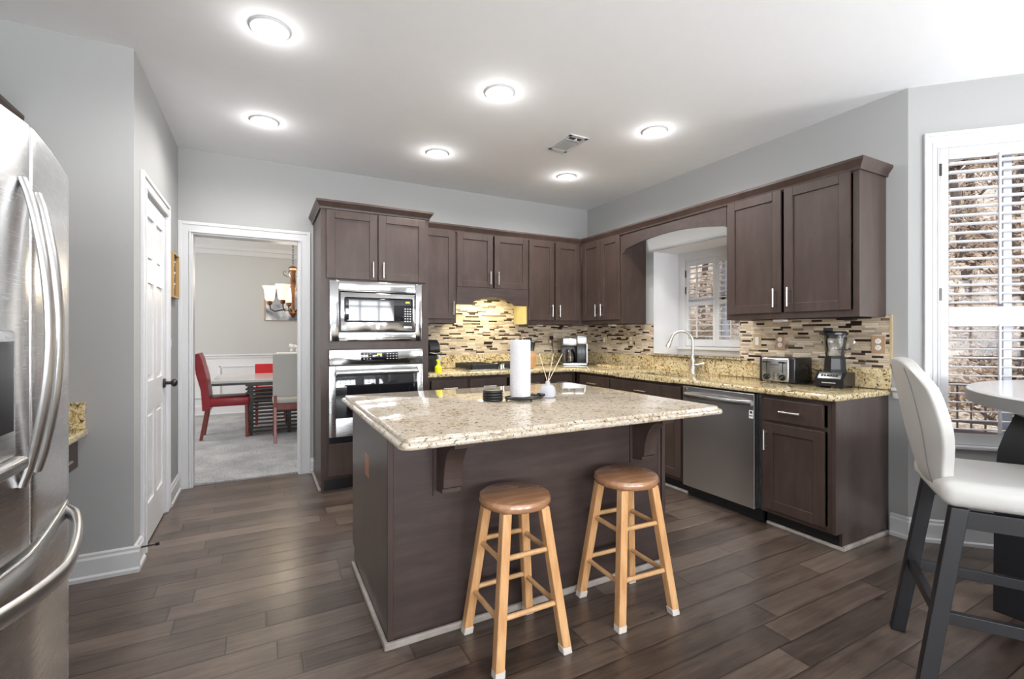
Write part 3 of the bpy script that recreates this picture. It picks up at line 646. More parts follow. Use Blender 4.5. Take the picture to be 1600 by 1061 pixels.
# built-in microwave
t = thing('microwave', 'stainless built-in microwave with dark window, above the wall oven', 'microwave', (.853, YT - .01, 1.21))
m = MB(); ya, yb = YT - .022, YT - .004
m.box(.474, .545, ya, yb, 1.21, 1.70, .004).box(1.178, 1.234, ya, yb, 1.21, 1.70, .004).box(.545, 1.178, ya, yb, 1.615, 1.70, .004).box(.545, 1.178, ya, yb, 1.21, 1.285, .004)
obj('trim_kit', m, 'steelw', t)
obj('body', MB().box(.55, 1.173, YT + .0, YT + .42, 1.29, 1.61), 'black', t)
d = obj('door', MB().box(.556, 1.168, YT - .034, YT + .0, 1.292, 1.607, .006), 'steelw', t)
obj('window', MB().box(.585, 1.145, YT - .037, YT - .033, 1.365, 1.568, .012, 3), 'blackg', d, label='black glass window')
obj('screen', MB().box(.62, .985, YT - .0378, YT - .036, 1.378, 1.55), 'greyg', d)
m = MB()
for r_ in range(6):
    for c_ in range(3): m.box(1.075 + c_ * .022, 1.088 + c_ * .022, YT - .0385, YT - .036, 1.372 + r_ * .021, 1.381 + r_ * .021)
obj('keypad', m, 'mark', d); obj('display', MB().box(1.085, 1.12, YT - .0385, YT - .036, 1.53, 1.545), 'amber', d)
obj('badge', MB().cyl((.852, YT - .039, 1.325), (.852, YT - .033, 1.325), .014, seg=20), 'chrome', d)
obj('release_button', MB().box(1.07, 1.14, YT - .038, YT - .033, 1.312, 1.336, .006), 'steel', d)
# wall oven
t = thing('built_in_oven', 'stainless single wall oven with black glass door under the microwave', 'oven', (.853, YT - .01, .40))
obj('body', MB().box(.485, 1.225, YT + .0, YT + .5, .44, 1.135), 'black', t)
c_ = obj('control_panel', MB().box(.469, 1.240, YT - .032, YT - .004, 1.017, 1.142, .005), 'steelw', t)
obj('keypad', MB().box(.716, 1.020, YT - .035, YT - .031, 1.048, 1.115, .006), 'blackg', c_, label='black touch panel with pale keys')
m = MB()
for i, xx in enumerate((.735, .76, .785, .925, .95, .975, 1.0)):
    for zz in (1.06, 1.08, 1.10): m.box(xx, xx + .012, YT - .0362, YT - .0345, zz, zz + .006)
obj('key_marks', m, 'mark', c_); obj('display', MB().box(.845, .885, YT - .0362, YT - .0345, 1.093, 1.106), 'disp', c_)
m = MB(); d = obj('door', MB().box(.469, .520, YT - .034, YT - .004, .44, 1.010, .004).box(1.190, 1.240, YT - .034, YT - .004, .44, 1.010, .004).box(.520, 1.190, YT - .034, YT - .004, .44, .59, .004).box(.520, 1.190, YT - .034, YT - .004, .965, 1.010, .004), 'steel', t)
obj('window', MB().box(.518, 1.192, YT - .036, YT - .010, .588, .967, .004), 'blackg', d, label='black glass oven window')
obj('handle', MB().cyl((.52, YT - .075, .955), (1.19, YT - .075, .955), .017, seg=16).cyl((.55, YT - .03, .955), (.55, YT - .075, .955), .011).cyl((1.16, YT - .03, .955), (1.16, YT - .075, .955), .011), 'steel', d)
obj('vent', MB().box(.474, 1.234, YT - .02, YT - .004, .39, .437).box(.50, 1.21, YT - .024, YT - .02, .405, .425), 'black', t)

# upper cabinets, back run (carcass front at y=4.335, bottoms at 1.375)
YU = 4.335; ZB, ZT = 1.375, 2.29
def upper(label, M_, x0, x1, yf, yb, doors, z0=ZB, side_mat=None, loc=None, extra=None):
    c = M_ @ Vector(((x0 + x1) / 2, (yf + yb) / 2, z0))
    t = thing('wall_cabinet', label, 'cabinet', c)
    m = MB(M_); w_ = .018; yb = yb - .003
    m.box(x0, x0 + w_, yf + .019, yb, z0, ZT).box(x1 - w_, x1, yf + .019, yb, z0, ZT).box(x0 + w_, x1 - w_, yb - .01, yb, z0, ZT)
    for a in (z0 + .012, (z0 + ZT) / 2, ZT - .02): m.box(x0 + w_, x1 - w_, yf + .019, yb - .01, a, a + .018)
    m.box(x0, x0 + .035, yf, yf + .019, z0, ZT).box(x1 - .035, x1, yf, yf + .019, z0, ZT).box(x0 + .035, x1 - .035, yf, yf + .019, z0, z0 + .045).box(x0 + .035, x1 - .035, yf, yf + .019, ZT - .03, ZT)
    obj('carcass', m, 'wood', t, smooth=False)
    for (a, b, hx) in doors:
        shaker(t, M_, a, b, z0 + .042, ZT - .018, yf, 'door', hx, z0 + .042 + (.105 if z0 < 1.5 else .10))
    return t
upper('single-door dark wall cabinet beside the tall oven cabinet', FB, 1.298, 1.685, YU, YB, [(1.31, 1.665, 1.645)])
t = upper('short double-door dark wall cabinet with arched valance over the cooktop', FB, 1.687, 2.497, YU, YB, [(1.692, 2.082, 2.045), (2.10, 2.492, 2.135)], z0=1.695)
zv = 1.562
pts = [(1.687, 1.735), (1.687, zv), (1.835, zv)]
for i in range(13):
    a = i / 12; xx = 1.835 + .49 * a; zz = zv + .012 + .068 * math.sin(math.pi * a) ** .8
    pts.append((xx, zz))
pts += [(2.325, zv), (2.497, zv), (2.497, 1.735)]
obj('valance', MB().prism(pts, 'y', YU - .019, YU - .0), 'woodh', t, smooth=False)
obj('hood_insert', MB().box(1.72, 2.46, YU + .03, YB - .02, 1.655, 1.69, .004), 'steel', t)
light('hood_lamp', 'AREA', (2.08, 4.45, 1.652), 6, (1.0, 0.88, 0.50), (0, 0, 0), shape='RECTANGLE', size=.5, size_y=.14)
t = upper('double-door dark wall cabinet in the back corner, right of the cooktop', FB, 2.499, 3.205, YU, YB, [(2.509, 2.828, 2.79), (2.844, 3.164, 2.885)])
obj('side_panel', MB().box(2.4965, 2.4995, YU + .02, YB, ZB, 1.69), 'woodin', t, label='pale inner side lit by the hood lamp')
XU = 3.21
t = upper('narrow double-door dark wall cabinet left of the sink window', FR, -4.333, -3.655, XU, XR, [(-4.303, -3.995, -4.035), (-3.985, -3.682, -3.945)])
# arched valance across the sink window
pts = [(-3.655, 2.29), (-3.655, 2.085), (-3.63, 2.085)]
for i in range(17):
    a = i / 16; xx = -3.60 + 1.12 * a; zz = 2.095 + .085 * math.sin(math.pi * (.08 + .84 * a)) ** .9
    pts.append((xx, zz))
pts += [(-2.45, 2.105), (-2.45, 2.29)]
o = obj('arched_valance', MB(FR).prism(pts, 'x' if False else 'y', XU - .003, XU + .017), 'woodh', smooth=False)
tag(o, 'long arched dark wood valance bridging the cabinets above the sink window', 'valance')
upper('largest double-door dark wall cabinet, at the right end above the toaster', FR, -2.449, -1.525, XU, XR, [(-2.430, -2.006, -2.045), (-1.984, -1.570, -1.945)])
m = MB(); crown_run(m, [(1.33, YU - .004), (XU - .004, YU - .004), (XU - .004, 1.523), (XR - .002, 1.523)])
tag(obj('crown_molding', m, 'wood', smooth=False), 'dark crown molding running along the tops of the wall cabinets', 'molding')
# small lights under the wall cabinets
def puck(label, M_, x, y, mat='white', w_=.05, d_=.03):
    o = obj('under_cabinet_light', MB(M_).box(x - w_, x + w_, y - d_, y + d_, ZB - .016, ZB, .003), mat, smooth=False)
    tag(o, label, 'light', 'lights stuck under the wall cabinets'); return o
puck('small white light stuck under the wall cabinet beside the oven cabinet', FB, 1.42, 4.60, w_=.03)
puck('small white light under the cabinet above the coffee maker', FB, 2.78, 4.56, w_=.035)
puck('small white light under the narrow cabinet left of the sink window', FR, -4.06, 3.42, w_=.04)
puck('small white light under the largest wall cabinet above the toaster', FR, -2.14, 3.40, w_=.04)
puck('black flat light under the right end of the largest wall cabinet, above the blender', FR, -1.70, 3.42, 'black', .05)

# base cabinets
YBF, XBF = 4.06, 2.93
def base(label, M_, x0, x1, yf, yb, drawer=None, doors=(), name='base_cabinet', extra_toe=True):
    t = thing(name, label, 'cabinet', M_ @ Vector(((x0 + x1) / 2, (yf + yb) / 2, 0)))
    m = MB(M_); w_ = .018; yb = yb - .003
    m.box(x0, x0 + w_, yf + .019, yb, .10, .875).box(x1 - w_, x1, yf + .019, yb, .10, .875).box(x0 + w_, x1 - w_, yf + .019, yb, .10, .118)
    m.box(x0 + w_, x1 - w_, yb - .01, yb, .118, .875)
    m.box(x0, x0 + .03, yf, yf + .019, .10, .875).box(x1 - .03, x1, yf, yf + .019, .10, .875)
    for a, b in ((.10, .135), (.69, .715), (.845, .875)): m.box(x0 + .03, x1 - .03, yf, yf + .019, a, b)
    obj('carcass', m, 'wood', t, smooth=False)
    if extra_toe: obj('toe_kick', MB(M_).box(x0, x1, yf + .065, yf + .08, 0, .10), 'toe', t)
    for (a, b) in (drawer or ()):
        slab_front(t, M_, a, b, .708, .848, yf, (a + b) / 2, .775)
    for (a, b, hx) in doors: shaker(t, M_, a, b, .128, .690, yf, 'door', hx, .58)
    return t
base('dark base cabinet next to the tall oven cabinet, behind the island', FB, 1.298, 1.695, YBF, YB, [(1.337, 1.683)], [(1.337, 1.683, 1.64)])
base('dark base cabinet under the left half of the cooktop', FB, 1.697, 2.165, YBF, YB, [(1.709, 2.10)], [(1.709, 2.10, 2.06)])
base('dark base cabinet under the cooktop right side and knife block', FB, 2.167, 2.92, YBF, YB, [(2.242, 2.532), (2.56, 2.873)], [(2.242, 2.532, 2.50), (2.56, 2.873, 2.60)])
base('dark base cabinet at the corner left of the sink, drawer just above the island edge', FR, -4.05, -3.502, XBF, XR, [(-3.975, -3.510)], [(-3.975, -3.510, -3.55)])
base('dark sink base cabinet with wide front between corner and dishwasher', FR, -3.500, -2.626, XBF, XR, [(-3.487, -2.640)], [(-3.487, -3.075, -3.11), (-3.055, -2.640, -3.02)])
t = base('dark base cabinet with one drawer and one door at the right end of the counter', FR, -1.972, -1.528, XBF, XR, [(-1.949, -1.574)], [(-1.949, -1.570, -1.925)], extra_toe=False)
obj('end_panel', MB(FR).prism([(2.948, .10), (2.993, .10), (2.993, 0), (XR - .002, 0), (XR - .002, .875), (2.948, .875)], 'x', -1.528, -1.512), 'woodg', t, smooth=False)
obj('toe_kick', MB(FR).box(-1.972, -1.53, 2.995, 3.01, 0, .10), 'toe', t)
obj('shoe_molding', MB(FR).box(-1.512, -1.494, 2.985, XR - .03, 0, .028, .006).box(-1.97, -1.494, 2.976, 2.994, 0, .022, .006), 'shoe', t)
obj('corner_post', MB(FR).box(-1.535, -1.5115, 2.925, 2.949, .10, .875, .003), 'wood', t, smooth=False)
tag(obj('quarter_round', MB(FR).box(-4.0, -2.63, 2.976, 2.994, 0, .022, .006), 'shoe'), 'greyish quarter round on the floor along the sink cabinet base', 'molding')
# dishwasher
t = thing('dishwasher', 'stainless dishwasher with curved bar handle under the right counter', 'dishwasher', (3.2, 2.3, 0))
obj('tub', MB(FR).box(-2.615, -1.985, 2.95, XR - .03, .10, .868), 'black', t)
d = obj('door', MB(FR).box(-2.607, -2.005, 2.902, 2.95, .095, .865, .004), 'steeld', t, smooth=False)
pts = []
for i in range(13):
    a = i / 12; pts.append((-2.585 + .56 * a, 2.902 - .008 - .042 * math.sin(math.pi * a) ** .6, .80))
obj('handle', MB(FR).tube(pts, .016, 10, flat=(1.25, .6)), 'steel', d)
obj('sticker', MB(FR).box(-2.042, -2.012, 2.9005, 2.9025, .70, .755), 'white', d, label='small white certification sticker')
m = MB(FR); m.cyl((-2.027, 2.8995, .741), (-2.027, 2.901, .741), .009, seg=16); add_text(m, 'NSF', .012, -2.027, 2.8993, .718); obj('sticker_print', m, 'dkgrey', d)
obj('logo', MB(FR).cyl((-2.575, 2.8995, .842), (-2.575, 2.9025, .842), .008, seg=16), 'chrome', d)
obj('toe_panel', MB(FR).box(-2.612, -1.99, 2.975, 2.99, .005, .095).box(-2.35, -2.28, 2.968, 2.976, .04, .07), 'black', t)

# granite worktop: one L-shaped slab with sink cut-out, splash and raised sill
def edge_slab(pts, z0, z1, b=.012):
    """plan polygon to slab with rounded edges"""
    t = bmesh.new()
    A = [t.verts.new((x, y, z0)) for x, y in pts]; B = [t.verts.new((x, y, z1)) for x, y in pts]; n = len(pts)
    t.faces.new(A[::-1]); t.faces.new(B)
    for i in range(n): t.faces.new((A[i], A[(i + 1) % n], B[(i + 1) % n], B[i]))
    bmesh.ops.recalc_face_normals(t, faces=t.faces)
    ed = [e for e in t.edges if abs(e.verts[0].co.z - e.verts[1].co.z) < 1e-6]
    bmesh.ops.bevel(t, geom=ed, offset=b, segments=3, profile=0.5, affect='EDGES')
    return t
def arc(cx, cy, r, a0, a1, n=8): return [(cx + r * math.cos(R(a0 + (a1 - a0) * i / n)), cy + r * math.sin(R(a0 + (a1 - a0) * i / n))) for i in range(n + 1)]
wt = thing('granite_worktop', 'L-shaped golden granite worktop along the back and right walls', 'worktop', (3.2, 3.0, .876))
xe, ye = 2.885, 4.02
s1 = MB(); s1._add(edge_slab([(1.298, ye), (xe - .10, ye)] + [(xe, ye - .10)] + [(xe, 3.36), (3.02, 3.36), (3.02, 3.36), (3.40, 3.36), (XR, 3.36), (XR, YB), (1.298, YB)], .876, .914) if False else edge_slab([(1.298, ye)] + arc(xe - .10, ye - .10, .10, 90, 0, 6) + [(xe, 3.38), (XR, 3.38), (XR, YB), (1.298, YB)], .876, .914))
s1.box(xe + .0, 3.01, 2.72, 3.38, .876, .914, .0).box(3.37, XR, 2.72, 3.38, .876, .914)
s1._add(edge_slab([(xe, 2.72), (xe, 1.58)] + arc(xe + .05, 1.545, .05, 180, 270, 5) + [(XR, 1.495), (XR, 2.72)], .876, .914))
obj('slab', s1, 'gran', wt)
tag(obj('granite_backsplash', MB().box(1.298, XR - .0225, YB - .022, YB - .001, .9145, 1.0475, .002), 'gran', smooth=False), 'low golden granite backsplash strip on the back wall behind the cooktop', 'backsplash')
tag(obj('granite_backsplash', MB().box(XR - .022, XR - .001, 1.495, YB - .001, .9145, 1.0475, .002), 'gran', smooth=False), 'low golden granite backsplash strip along the right wall behind faucet and toaster', 'backsplash')
tag(obj('granite_sill', MB().box(XR - .045, XR + .335, 2.563, 3.547, 1.0505, 1.072, .004).box(XR - .045, XR - .0005, 2.53, 3.58, 1.0505, 1.072, .004), 'gran', smooth=False), 'golden granite sill at the foot of the sink window recess', 'sill')
# sink bowl
t = thing('kitchen_sink', 'undermount stainless sink let into the granite under the window', 'sink', (3.19, 3.05, .70))
m = MB(); a0, a1, b0, b1 = 3.005, 3.375, 2.715, 3.385
m.box(a0, a1, b0, b1, .695, .70).box(a0 - .006, a0, b0, b1, .695, .878).box(a1, a1 + .006, b0, b1, .695, .878).box(a0, a1, b0 - .006, b0, .695, .878).box(a0, a1, b1, b1 + .006, .695, .878)
obj('bowl', m, 'sink', t, smooth=False); obj('drain', MB().cyl((3.19, 3.05, .70), (3.19, 3.05, .703), .045, seg=20), 'chrome', t)
# faucet
fx, fy = 3.455, 2.99
t = thing('kitchen_faucet', 'brushed nickel gooseneck faucet with pull-down spray head at the sink', 'faucet', (fx, fy, .914))
obj('body', MB().lathe([(.030, 0), (.030, .008), (.024, .02), (.024, .10), (.026, .115), (.019, .14), (.0135, .16), (0, .16)], (fx, fy, .914), 20), 'nickel', t)
ddir = Vector((-.62, .78, 0)).normalized(); pts = [(fx, fy, 1.05), (fx, fy, 1.20)]
for i in range(11):
    a = math.pi * i / 10 * 0.93; o_ = ddir * (.095 * (1 - math.cos(a))); pts.append((fx + o_.x, fy + o_.y, 1.20 + .095 * math.sin(a)))
obj('spout', MB().tube(pts, .0125, 12), 'nickel', t)
e = Vector(pts[-1]); dn = (Vector(pts[-1]) - Vector(pts[-2])).normalized()
obj('spray_head', MB().tube([e - dn * .005, e + dn * .03, e + dn * .075, e + dn * .08], [.0135, .016, .021, .018], 14), 'nickel', t)
obj('handle', MB().cyl((fx, fy, .985), (fx + .02, fy - .055, .99), .014).tube([(fx + .02, fy - .05, .99), (fx + .035, fy - .095, 1.005)], [.009, .006], 10), 'nickel', t)
# granite offcut board on the counter left of the sink
tag(obj('granite_board', MB().box(3.22, 3.47, 3.62, 4.08, .914, .940, .005), 'gran', smooth=False), 'loose golden granite slab lying on the counter left of the sink', 'board')

# mosaic tile
tag(obj('tile_backsplash', MB().box(1.298, XR - .0005, YB - .010, YB - .0005, 1.048, 1.374).box(1.706, 2.496, YB - .010, YB - .0005, 1.374, 1.69), 'tile', smooth=False), 'mosaic strip tile backsplash on the back wall behind the cooktop', 'backsplash', 'mosaic backsplash panels')
tag(obj('tile_backsplash', MB().box(XR - .010, XR - .0005, 3.551, YB - .011, 1.048, 1.374), 'tile', smooth=False), 'mosaic strip tile backsplash on the right wall left of the sink window', 'backsplash', 'mosaic backsplash panels')
o = obj('tile_backsplash', MB().box(XR - .010, XR - .0005, 1.502, 2.559, 1.048, 1.386), 'tile', smooth=False)
obj('edge_strip', MB().box(XR - .012, XR - .0005, 1.490, 1.502, 1.048, 1.39), 'beige', o)
o['label'] = 'mosaic strip tile backsplash behind the toaster and blender'; o['category'] = 'backsplash'; o['group'] = 'mosaic backsplash panels'

def outlet(label, M_, x, z, y, mat='beige', kind='outlet', w_=.036, h_=.058):
    t = thing('wall_outlet' if kind == 'outlet' else 'light_switch', label, 'outlet' if kind == 'outlet' else 'switch', M_ @ Vector((x, y, z - h_)))
    obj('cover_plate', MB(M_).box(x - w_, x + w_, y - .006, y, z - h_, z + h_, .003), mat, t, smooth=False)
    if kind == 'outlet':
        for s in (-1, 1):
            r_ = obj('receptacle', MB(M_).cyl((x, y - .006, z + s * .021), (x, y - .009, z + s * .021), .0165, seg=16), 'white', t)
            obj('slots', MB(M_).box(x - .007, x - .0045, y - .0095, y - .0085, z + s * .021, z + s * .021 + .008).box(x + .0045, x + .007, y - .0095, y - .0085, z + s * .021, z + s * .021 + .008).cyl((x, y - .0095, z + s * .021 - .006), (x, y - .0085, z + s * .021 - .006), .0025, seg=8), 'dkgrey', r_)
    else: obj('rocker', MB(M_).box(x - .016, x + .016, y - .010, y - .005, z - .032, z + .032, .003), 'white', t, smooth=False)
    return t
yo = XR - .010
outlet('beige rocker switch plate on the tiles right of the sink window', FR, -2.405, 1.212, yo, 'beige', 'switch')
outlet('tan outlet plate on the tiles above the toaster, right of the switch', FR, -2.215, 1.205, yo, 'tan')
outlet('tan outlet plate near the right end of the tiles, beside the blender', FR, -1.563, 1.20, yo, 'tan', w_=.04)
outlet('narrow beige switch plate on the tiles nearest the back corner', FR, -4.31, 1.20, yo, 'beige', 'switch')
outlet('beige outlet plate on the tiles just left of the sink window', FR, -3.865, 1.20, yo, 'beige')
outlet('tan outlet plate on the back wall above the knife block', FB, 2.625, 1.20, YB - .010, 'tan')
outlet('tan outlet plate on the back wall beside the coffee maker', FB, 2.985, 1.20, YB - .010, 'tan')

# ------------------------------------------------------------------ cooktop and things on the counter
ct = thing('gas_cooktop', 'stainless gas cooktop with black iron grates under the arched valance', 'cooktop', (2.08, 4.32, .914))
obj('pan', MB().box(1.73, 2.425, 4.08, 4.57, .9145, .926, .004), 'steel', ct, smooth=False)
for x0, x1 in ((1.76, 2.05), (2.18, 2.405)):
    m = MB()
    for xx in (x0, x1 - .014): m.box(xx, xx + .014, 4.13, 4.55, .930, .974, .003)
    for yy in (4.13, 4.535): m.box(x0, x1, yy, yy + .014, .930, .974, .003)
    for i in range(1, 5): m.box(x0 + (x1 - x0) * i / 5 - .005, x0 + (x1 - x0) * i / 5 + .005, 4.13, 4.55, .954, .974, .002)
    m.box(x0, x1, 4.335, 4.347, .954, .974)
    for xx in (x0 + .002, x1 - .014):
        for yy in (4.135, 4.533): m.box(xx, xx + .012, yy, yy + .012, .926, .935)
    obj('grate', m, 'blackm', ct, smooth=False)
    for yy in (4.24, 4.45): obj('burner', MB().lathe([(.045, 0), (.045, .010), (.034, .012), (.034, .018), (0, .018)], ((x0 + x1) / 2, yy, .926), 20), 'blackm', ct)
for i, (xx, yy) in enumerate(((2.09, 4.15), (2.15, 4.22), (2.09, 4.30), (2.15, 4.38), (2.09, 4.46))):
    obj('knob', MB().lathe([(.026, 0), (.026, .006), (.020, .008), (.019, .030), (.012, .034), (0, .034)], (xx, yy, .926), 18).box(xx - .004, xx + .004, yy - .02, yy + .02, .955, .972, .002), 'chrome', ct)
# single-serve machine and yellow bottle
t = thing('espresso_machine', 'slim black coffee pod machine against the tall oven cabinet', 'coffee machine', (1.42, 4.30, .914))
m = MB(); prof = [(4.20, 0), (4.42, 0), (4.42, .27)] + [(4.42 - .12 + .12 * math.cos(R(a)), .20 + .10 * math.sin(R(a))) for a in range(35, 181, 20)] + [(4.20, .17), (4.27, .15), (4.27, .03), (4.20, .03)]
m.prism([(a, .914 + b) for a, b in prof], 'x', 1.372, 1.468)
obj('body', m, 'black', t)
obj('chrome_band', MB().tube([(1.370, 4.19, 1.095), (1.42, 4.172, 1.088), (1.47, 4.19, 1.095), (1.474, 4.26, 1.15), (1.474, 4.33, 1.20)], .006, 8), 'chrome', t)
obj('water_tank', MB().box(1.470, 1.495, 4.24, 4.42, .92, 1.06, .008), 'ceramic', t)
t = thing('soap_bottle', 'small bright yellow bottle beside the black coffee pod machine', 'bottle', (1.43, 4.125, .914))
obj('bottle', MB().lathe([(.030, 0), (.033, .01), (.033, .05), (.022, .062), (.012, .075), (0, .075)], (1.43, 4.125, .914), 18), 'yellow', t)
obj('pump', MB().cyl((1.43, 4.125, .985), (1.43, 4.125, 1.03), .014, seg=12).box(1.41, 1.445, 4.115, 4.135, 1.02, 1.035, .004), 'yellow', t)
# knife block with knives
kx, ky = 2.53, 4.40
t = thing('knife_block', 'light wood knife block on the counter behind the paper towel roll', 'knife block', (kx, ky, .914))
obj('block', MB().prism([(ky - .08, .914), (ky + .08, .914), (ky + .10, 1.10), (ky - .01, 1.10), (ky - .10, 1.03)], 'x', kx - .058, kx + .058), 'blockw', t, smooth=False)
kn = 0
kl = ['upper left', 'upper middle', 'upper right', 'lower left', 'lower middle', 'lower right', 'lowest']
for r_ in range(2):
    for i in range(4):
        xx = kx - .042 + i * .028; zz = 1.085 + r_ * .035; yy = ky - .055 + r_ * .075
        k = MB().tube([(xx, yy, zz + .0), (xx, yy - .008, zz + .03), (xx, yy - .03, zz + .095 + r_ * .01)], [.009, .0115, .013], 8, flat=(1, .75))
        o = obj('knife', k, 'green'); obj('bolster', MB().tube([(xx, yy + .018, zz - .055), (xx, yy - .001, zz + .004)], .0095, 8), 'chrome', o)
        o['label'] = 'dark-handled knife standing in the wood knife block'; o['category'] = 'knife'; o['group'] = 'knives in the block'
# coffee maker, turned a little out of the corner
t = thing('coffee_maker', 'steel and black drip coffee maker in the back corner', 'coffee maker', (3.09, 4.30, .914))
KM = Matrix.Translation((3.09, 4.30, .914)) @ Matrix.Rotation(R(-26), 4, 'Z')
obj('base', MB(KM).box(-.135, .135, -.02, .185, 0, .032, .006), 'steel', t)
obj('column', MB(KM).box(-.135, .135, .11, .185, .032, .24, .004).box(.022, .131, 0, .11, .032, .245, .004), 'black', t)
obj('brew_head', MB(KM).box(-.135, .018, -.005, .185, .225, .305, .006), 'steel', t)
h = obj('hopper', MB(KM).box(.020, .135, -.014, .185, .238, .333, .012, 3), 'steel', t)
obj('hopper_lid', MB(KM).box(.035, .115, -.017, -.012, .308, .318), 'black', h)
obj('lid', MB(KM).box(-.13, .014, .005, .175, .305, .313), 'black', t)
obj('side_rail', MB(KM).box(.130, .137, -.012, .185, .03, .245), 'steel', t)
obj('carafe', MB(KM).lathe([(.045, 0), (.060, .012), (.064, .06), (.056, .11), (.046, .14), (.044, .15), (0, .15)], (-.055, .045, .034), 24), 'coffee', t)
obj('carafe_handle', MB(KM).tube([(-.06, -.01, .05), (-.062, -.038, .06), (-.062, -.040, .165), (-.058, -.005, .18)], .010, 8, flat=(1.3, .7)), 'steel', t)
obj('cord', MB().box(2.968, 3.002, YB - .05, YB - .010, 1.205, 1.245, .004).tube([(2.985, YB - .04, 1.21), (2.99, YB - .05, 1.13), (3.0, YB - .06, 1.0), (3.06, YB - .08, .925), (3.15, 4.50, .924)], .004, 6), 'black', t)
tag(obj('plug_adapter', MB().box(2.605, 2.645, YB - .045, YB - .017, 1.185, 1.235, .004), 'white'), 'white plug adapter in the outlet above the knife block', 'plug')
# toaster
tx, ty = 3.335, 2.10
t = thing('toaster', 'four-slot toaster with polished steel front and black ends', 'toaster', (3.40, 2.09, .914))
TM = FR
X0, X1, Ya, Yb2 = -2.235, -1.965, 3.29, 3.50
m = MB(TM).box(X0 + .02, X1 - .045, Ya, Yb2, .922, 1.095, .012, 3); obj('shell', m, 'steel', t)
obj('left_end', MB(TM).box(X0, X0 + .022, Ya + .004, Yb2 - .004, .916, 1.098, .010, 3), 'black', t)
obj('right_end', MB(TM).box(X1 - .047, X1, Ya - .002, Yb2, .916, 1.100, .012, 3).tube([(X1 + .001, Ya + .05, 1.045), (X1 + .001, 3.40, 1.058), (X1 + .001, 3.46, 1.03), (X1 + .001, 3.47, .98)], .004, 6), 'black', t)
for xx in (X0 + .062, X1 - .088):
    obj('lever_track', MB(TM).box(xx - .003, xx + .003, Ya - .002, Ya + .003, .985, 1.07), 'black', t)
    obj('lever', MB(TM).box(xx - .022, xx + .022, Ya - .022, Ya - .002, 1.058, 1.070, .004), 'black', t)
    k = obj('dial', MB(TM).cyl((xx, Ya, .955), (xx, Ya - .016, .955), .023, .020, 20), 'black', t)
    obj('dial_mark', MB(TM).box(xx - .002, xx + .002, Ya - .020, Ya - .015, .938, .972, rot=Matrix.Rotation(R(50), 4, 'Y')), 'chrome', k)
for i, xx in enumerate((X0 + .115, X0 + .15)):
    for j in range(4): obj('button', MB(TM).box(xx - .008, xx + .008, Ya - .004, Ya + .002, .937 + j * .013, .945 + j * .013, .001), 'dkgrey', t, smooth=False)
m = MB(TM)
for yy in (3.32, 3.36, 3.41, 3.45): m.box(X0 + .04, X1 - .06, yy, yy + .022, 1.0945, 1.0962)
obj('slots', m, 'black', t); m = MB(TM); add_text(m, 'Cuisinart', .020, (X0 + X1) / 2 - .012, Ya - .001, 1.045); obj('lettering', m, 'dkgrey', t)
obj('cord', MB().tube([(3.47, 1.975, .935), (3.49, 1.93, .918), (3.46, 1.86, .918), (3.49, 1.83, .95), (3.505, 1.88, 1.0), (3.50, 1.95, 1.01)], .004, 6), 'black', t)
# blender
bx, by = 3.375, 1.75
t = thing('blender', 'black countertop blender with clear glass jar beside the toaster', 'blender', (bx, by, .914))
BMx = Matrix.Translation((bx, by, .914)) @ Matrix.Rotation(R(-82), 4, 'Z')
m = MB(BMx).prism([(-.105, .012), (.09, .012), (.09, .085), (.07, .10), (-.055, .10), (-.105, .055)], 'x', -.085, .085)
obj('base', m, 'black', t, smooth=False)
obj('feet', MB(BMx).box(-.075, -.05, -.09, .08, 0, .013).box(.05, .075, -.09, .08, 0, .013), 'black', t)
obj('control_plate', MB(BMx).box(-.065, .065, -.004, .004, -.028, .028, .002, rot=Matrix.Rotation(R(-48), 4, 'X')), 'steel', t) if False else None
cp = MB(BMx @ Matrix.Translation((0, -.083, .081)) @ Matrix.Rotation(R(-42), 4, 'X')); cp.box(-.066, .066, -.003, .003, -.026, .026, .002); obj('control_plate', cp, 'steel', t)
cp = MB(BMx @ Matrix.Translation((0, -.083, .081)) @ Matrix.Rotation(R(-42), 4, 'X'))
for i in range(6): cp.box(-.05 + i * .017, -.037 + i * .017, -.006, -.002, -.012, .004)
obj('buttons', cp, 'black', t)
m = MB(BMx); m.box(-.04, .04, -.1065, -.104, .032, .037); obj('lettering', m, 'mark', t)
obj('collar', MB(BMx).lathe([(.072, .10), (.066, .12), (.062, .19), (.058, .205), (0, .205)], (0, 0, 0), 8), 'black', t, smooth=False)
obj('jar', MB(BMx).lathe([(.050, .20), (.056, .22), (.064, .28), (.070, .345), (.067, .345), (.061, .28), (.053, .225), (.047, .205)], (0, 0, 0), 24), 'jar', t)
obj('jar_handle', MB(BMx).tube([(.066, .0, .33), (.105, 0, .325), (.112, 0, .30), (.095, 0, .25), (.060, 0, .235)], .008, 8), 'jar', t)
obj('lid', MB(BMx).lathe([(.066, .325), (.070, .345), (.074, .350), (.074, .362), (.06, .372), (0, .372)], (0, 0, 0), 24).box(-.06, -.015, -.03, .015, .365, .395, .005), 'black', t)

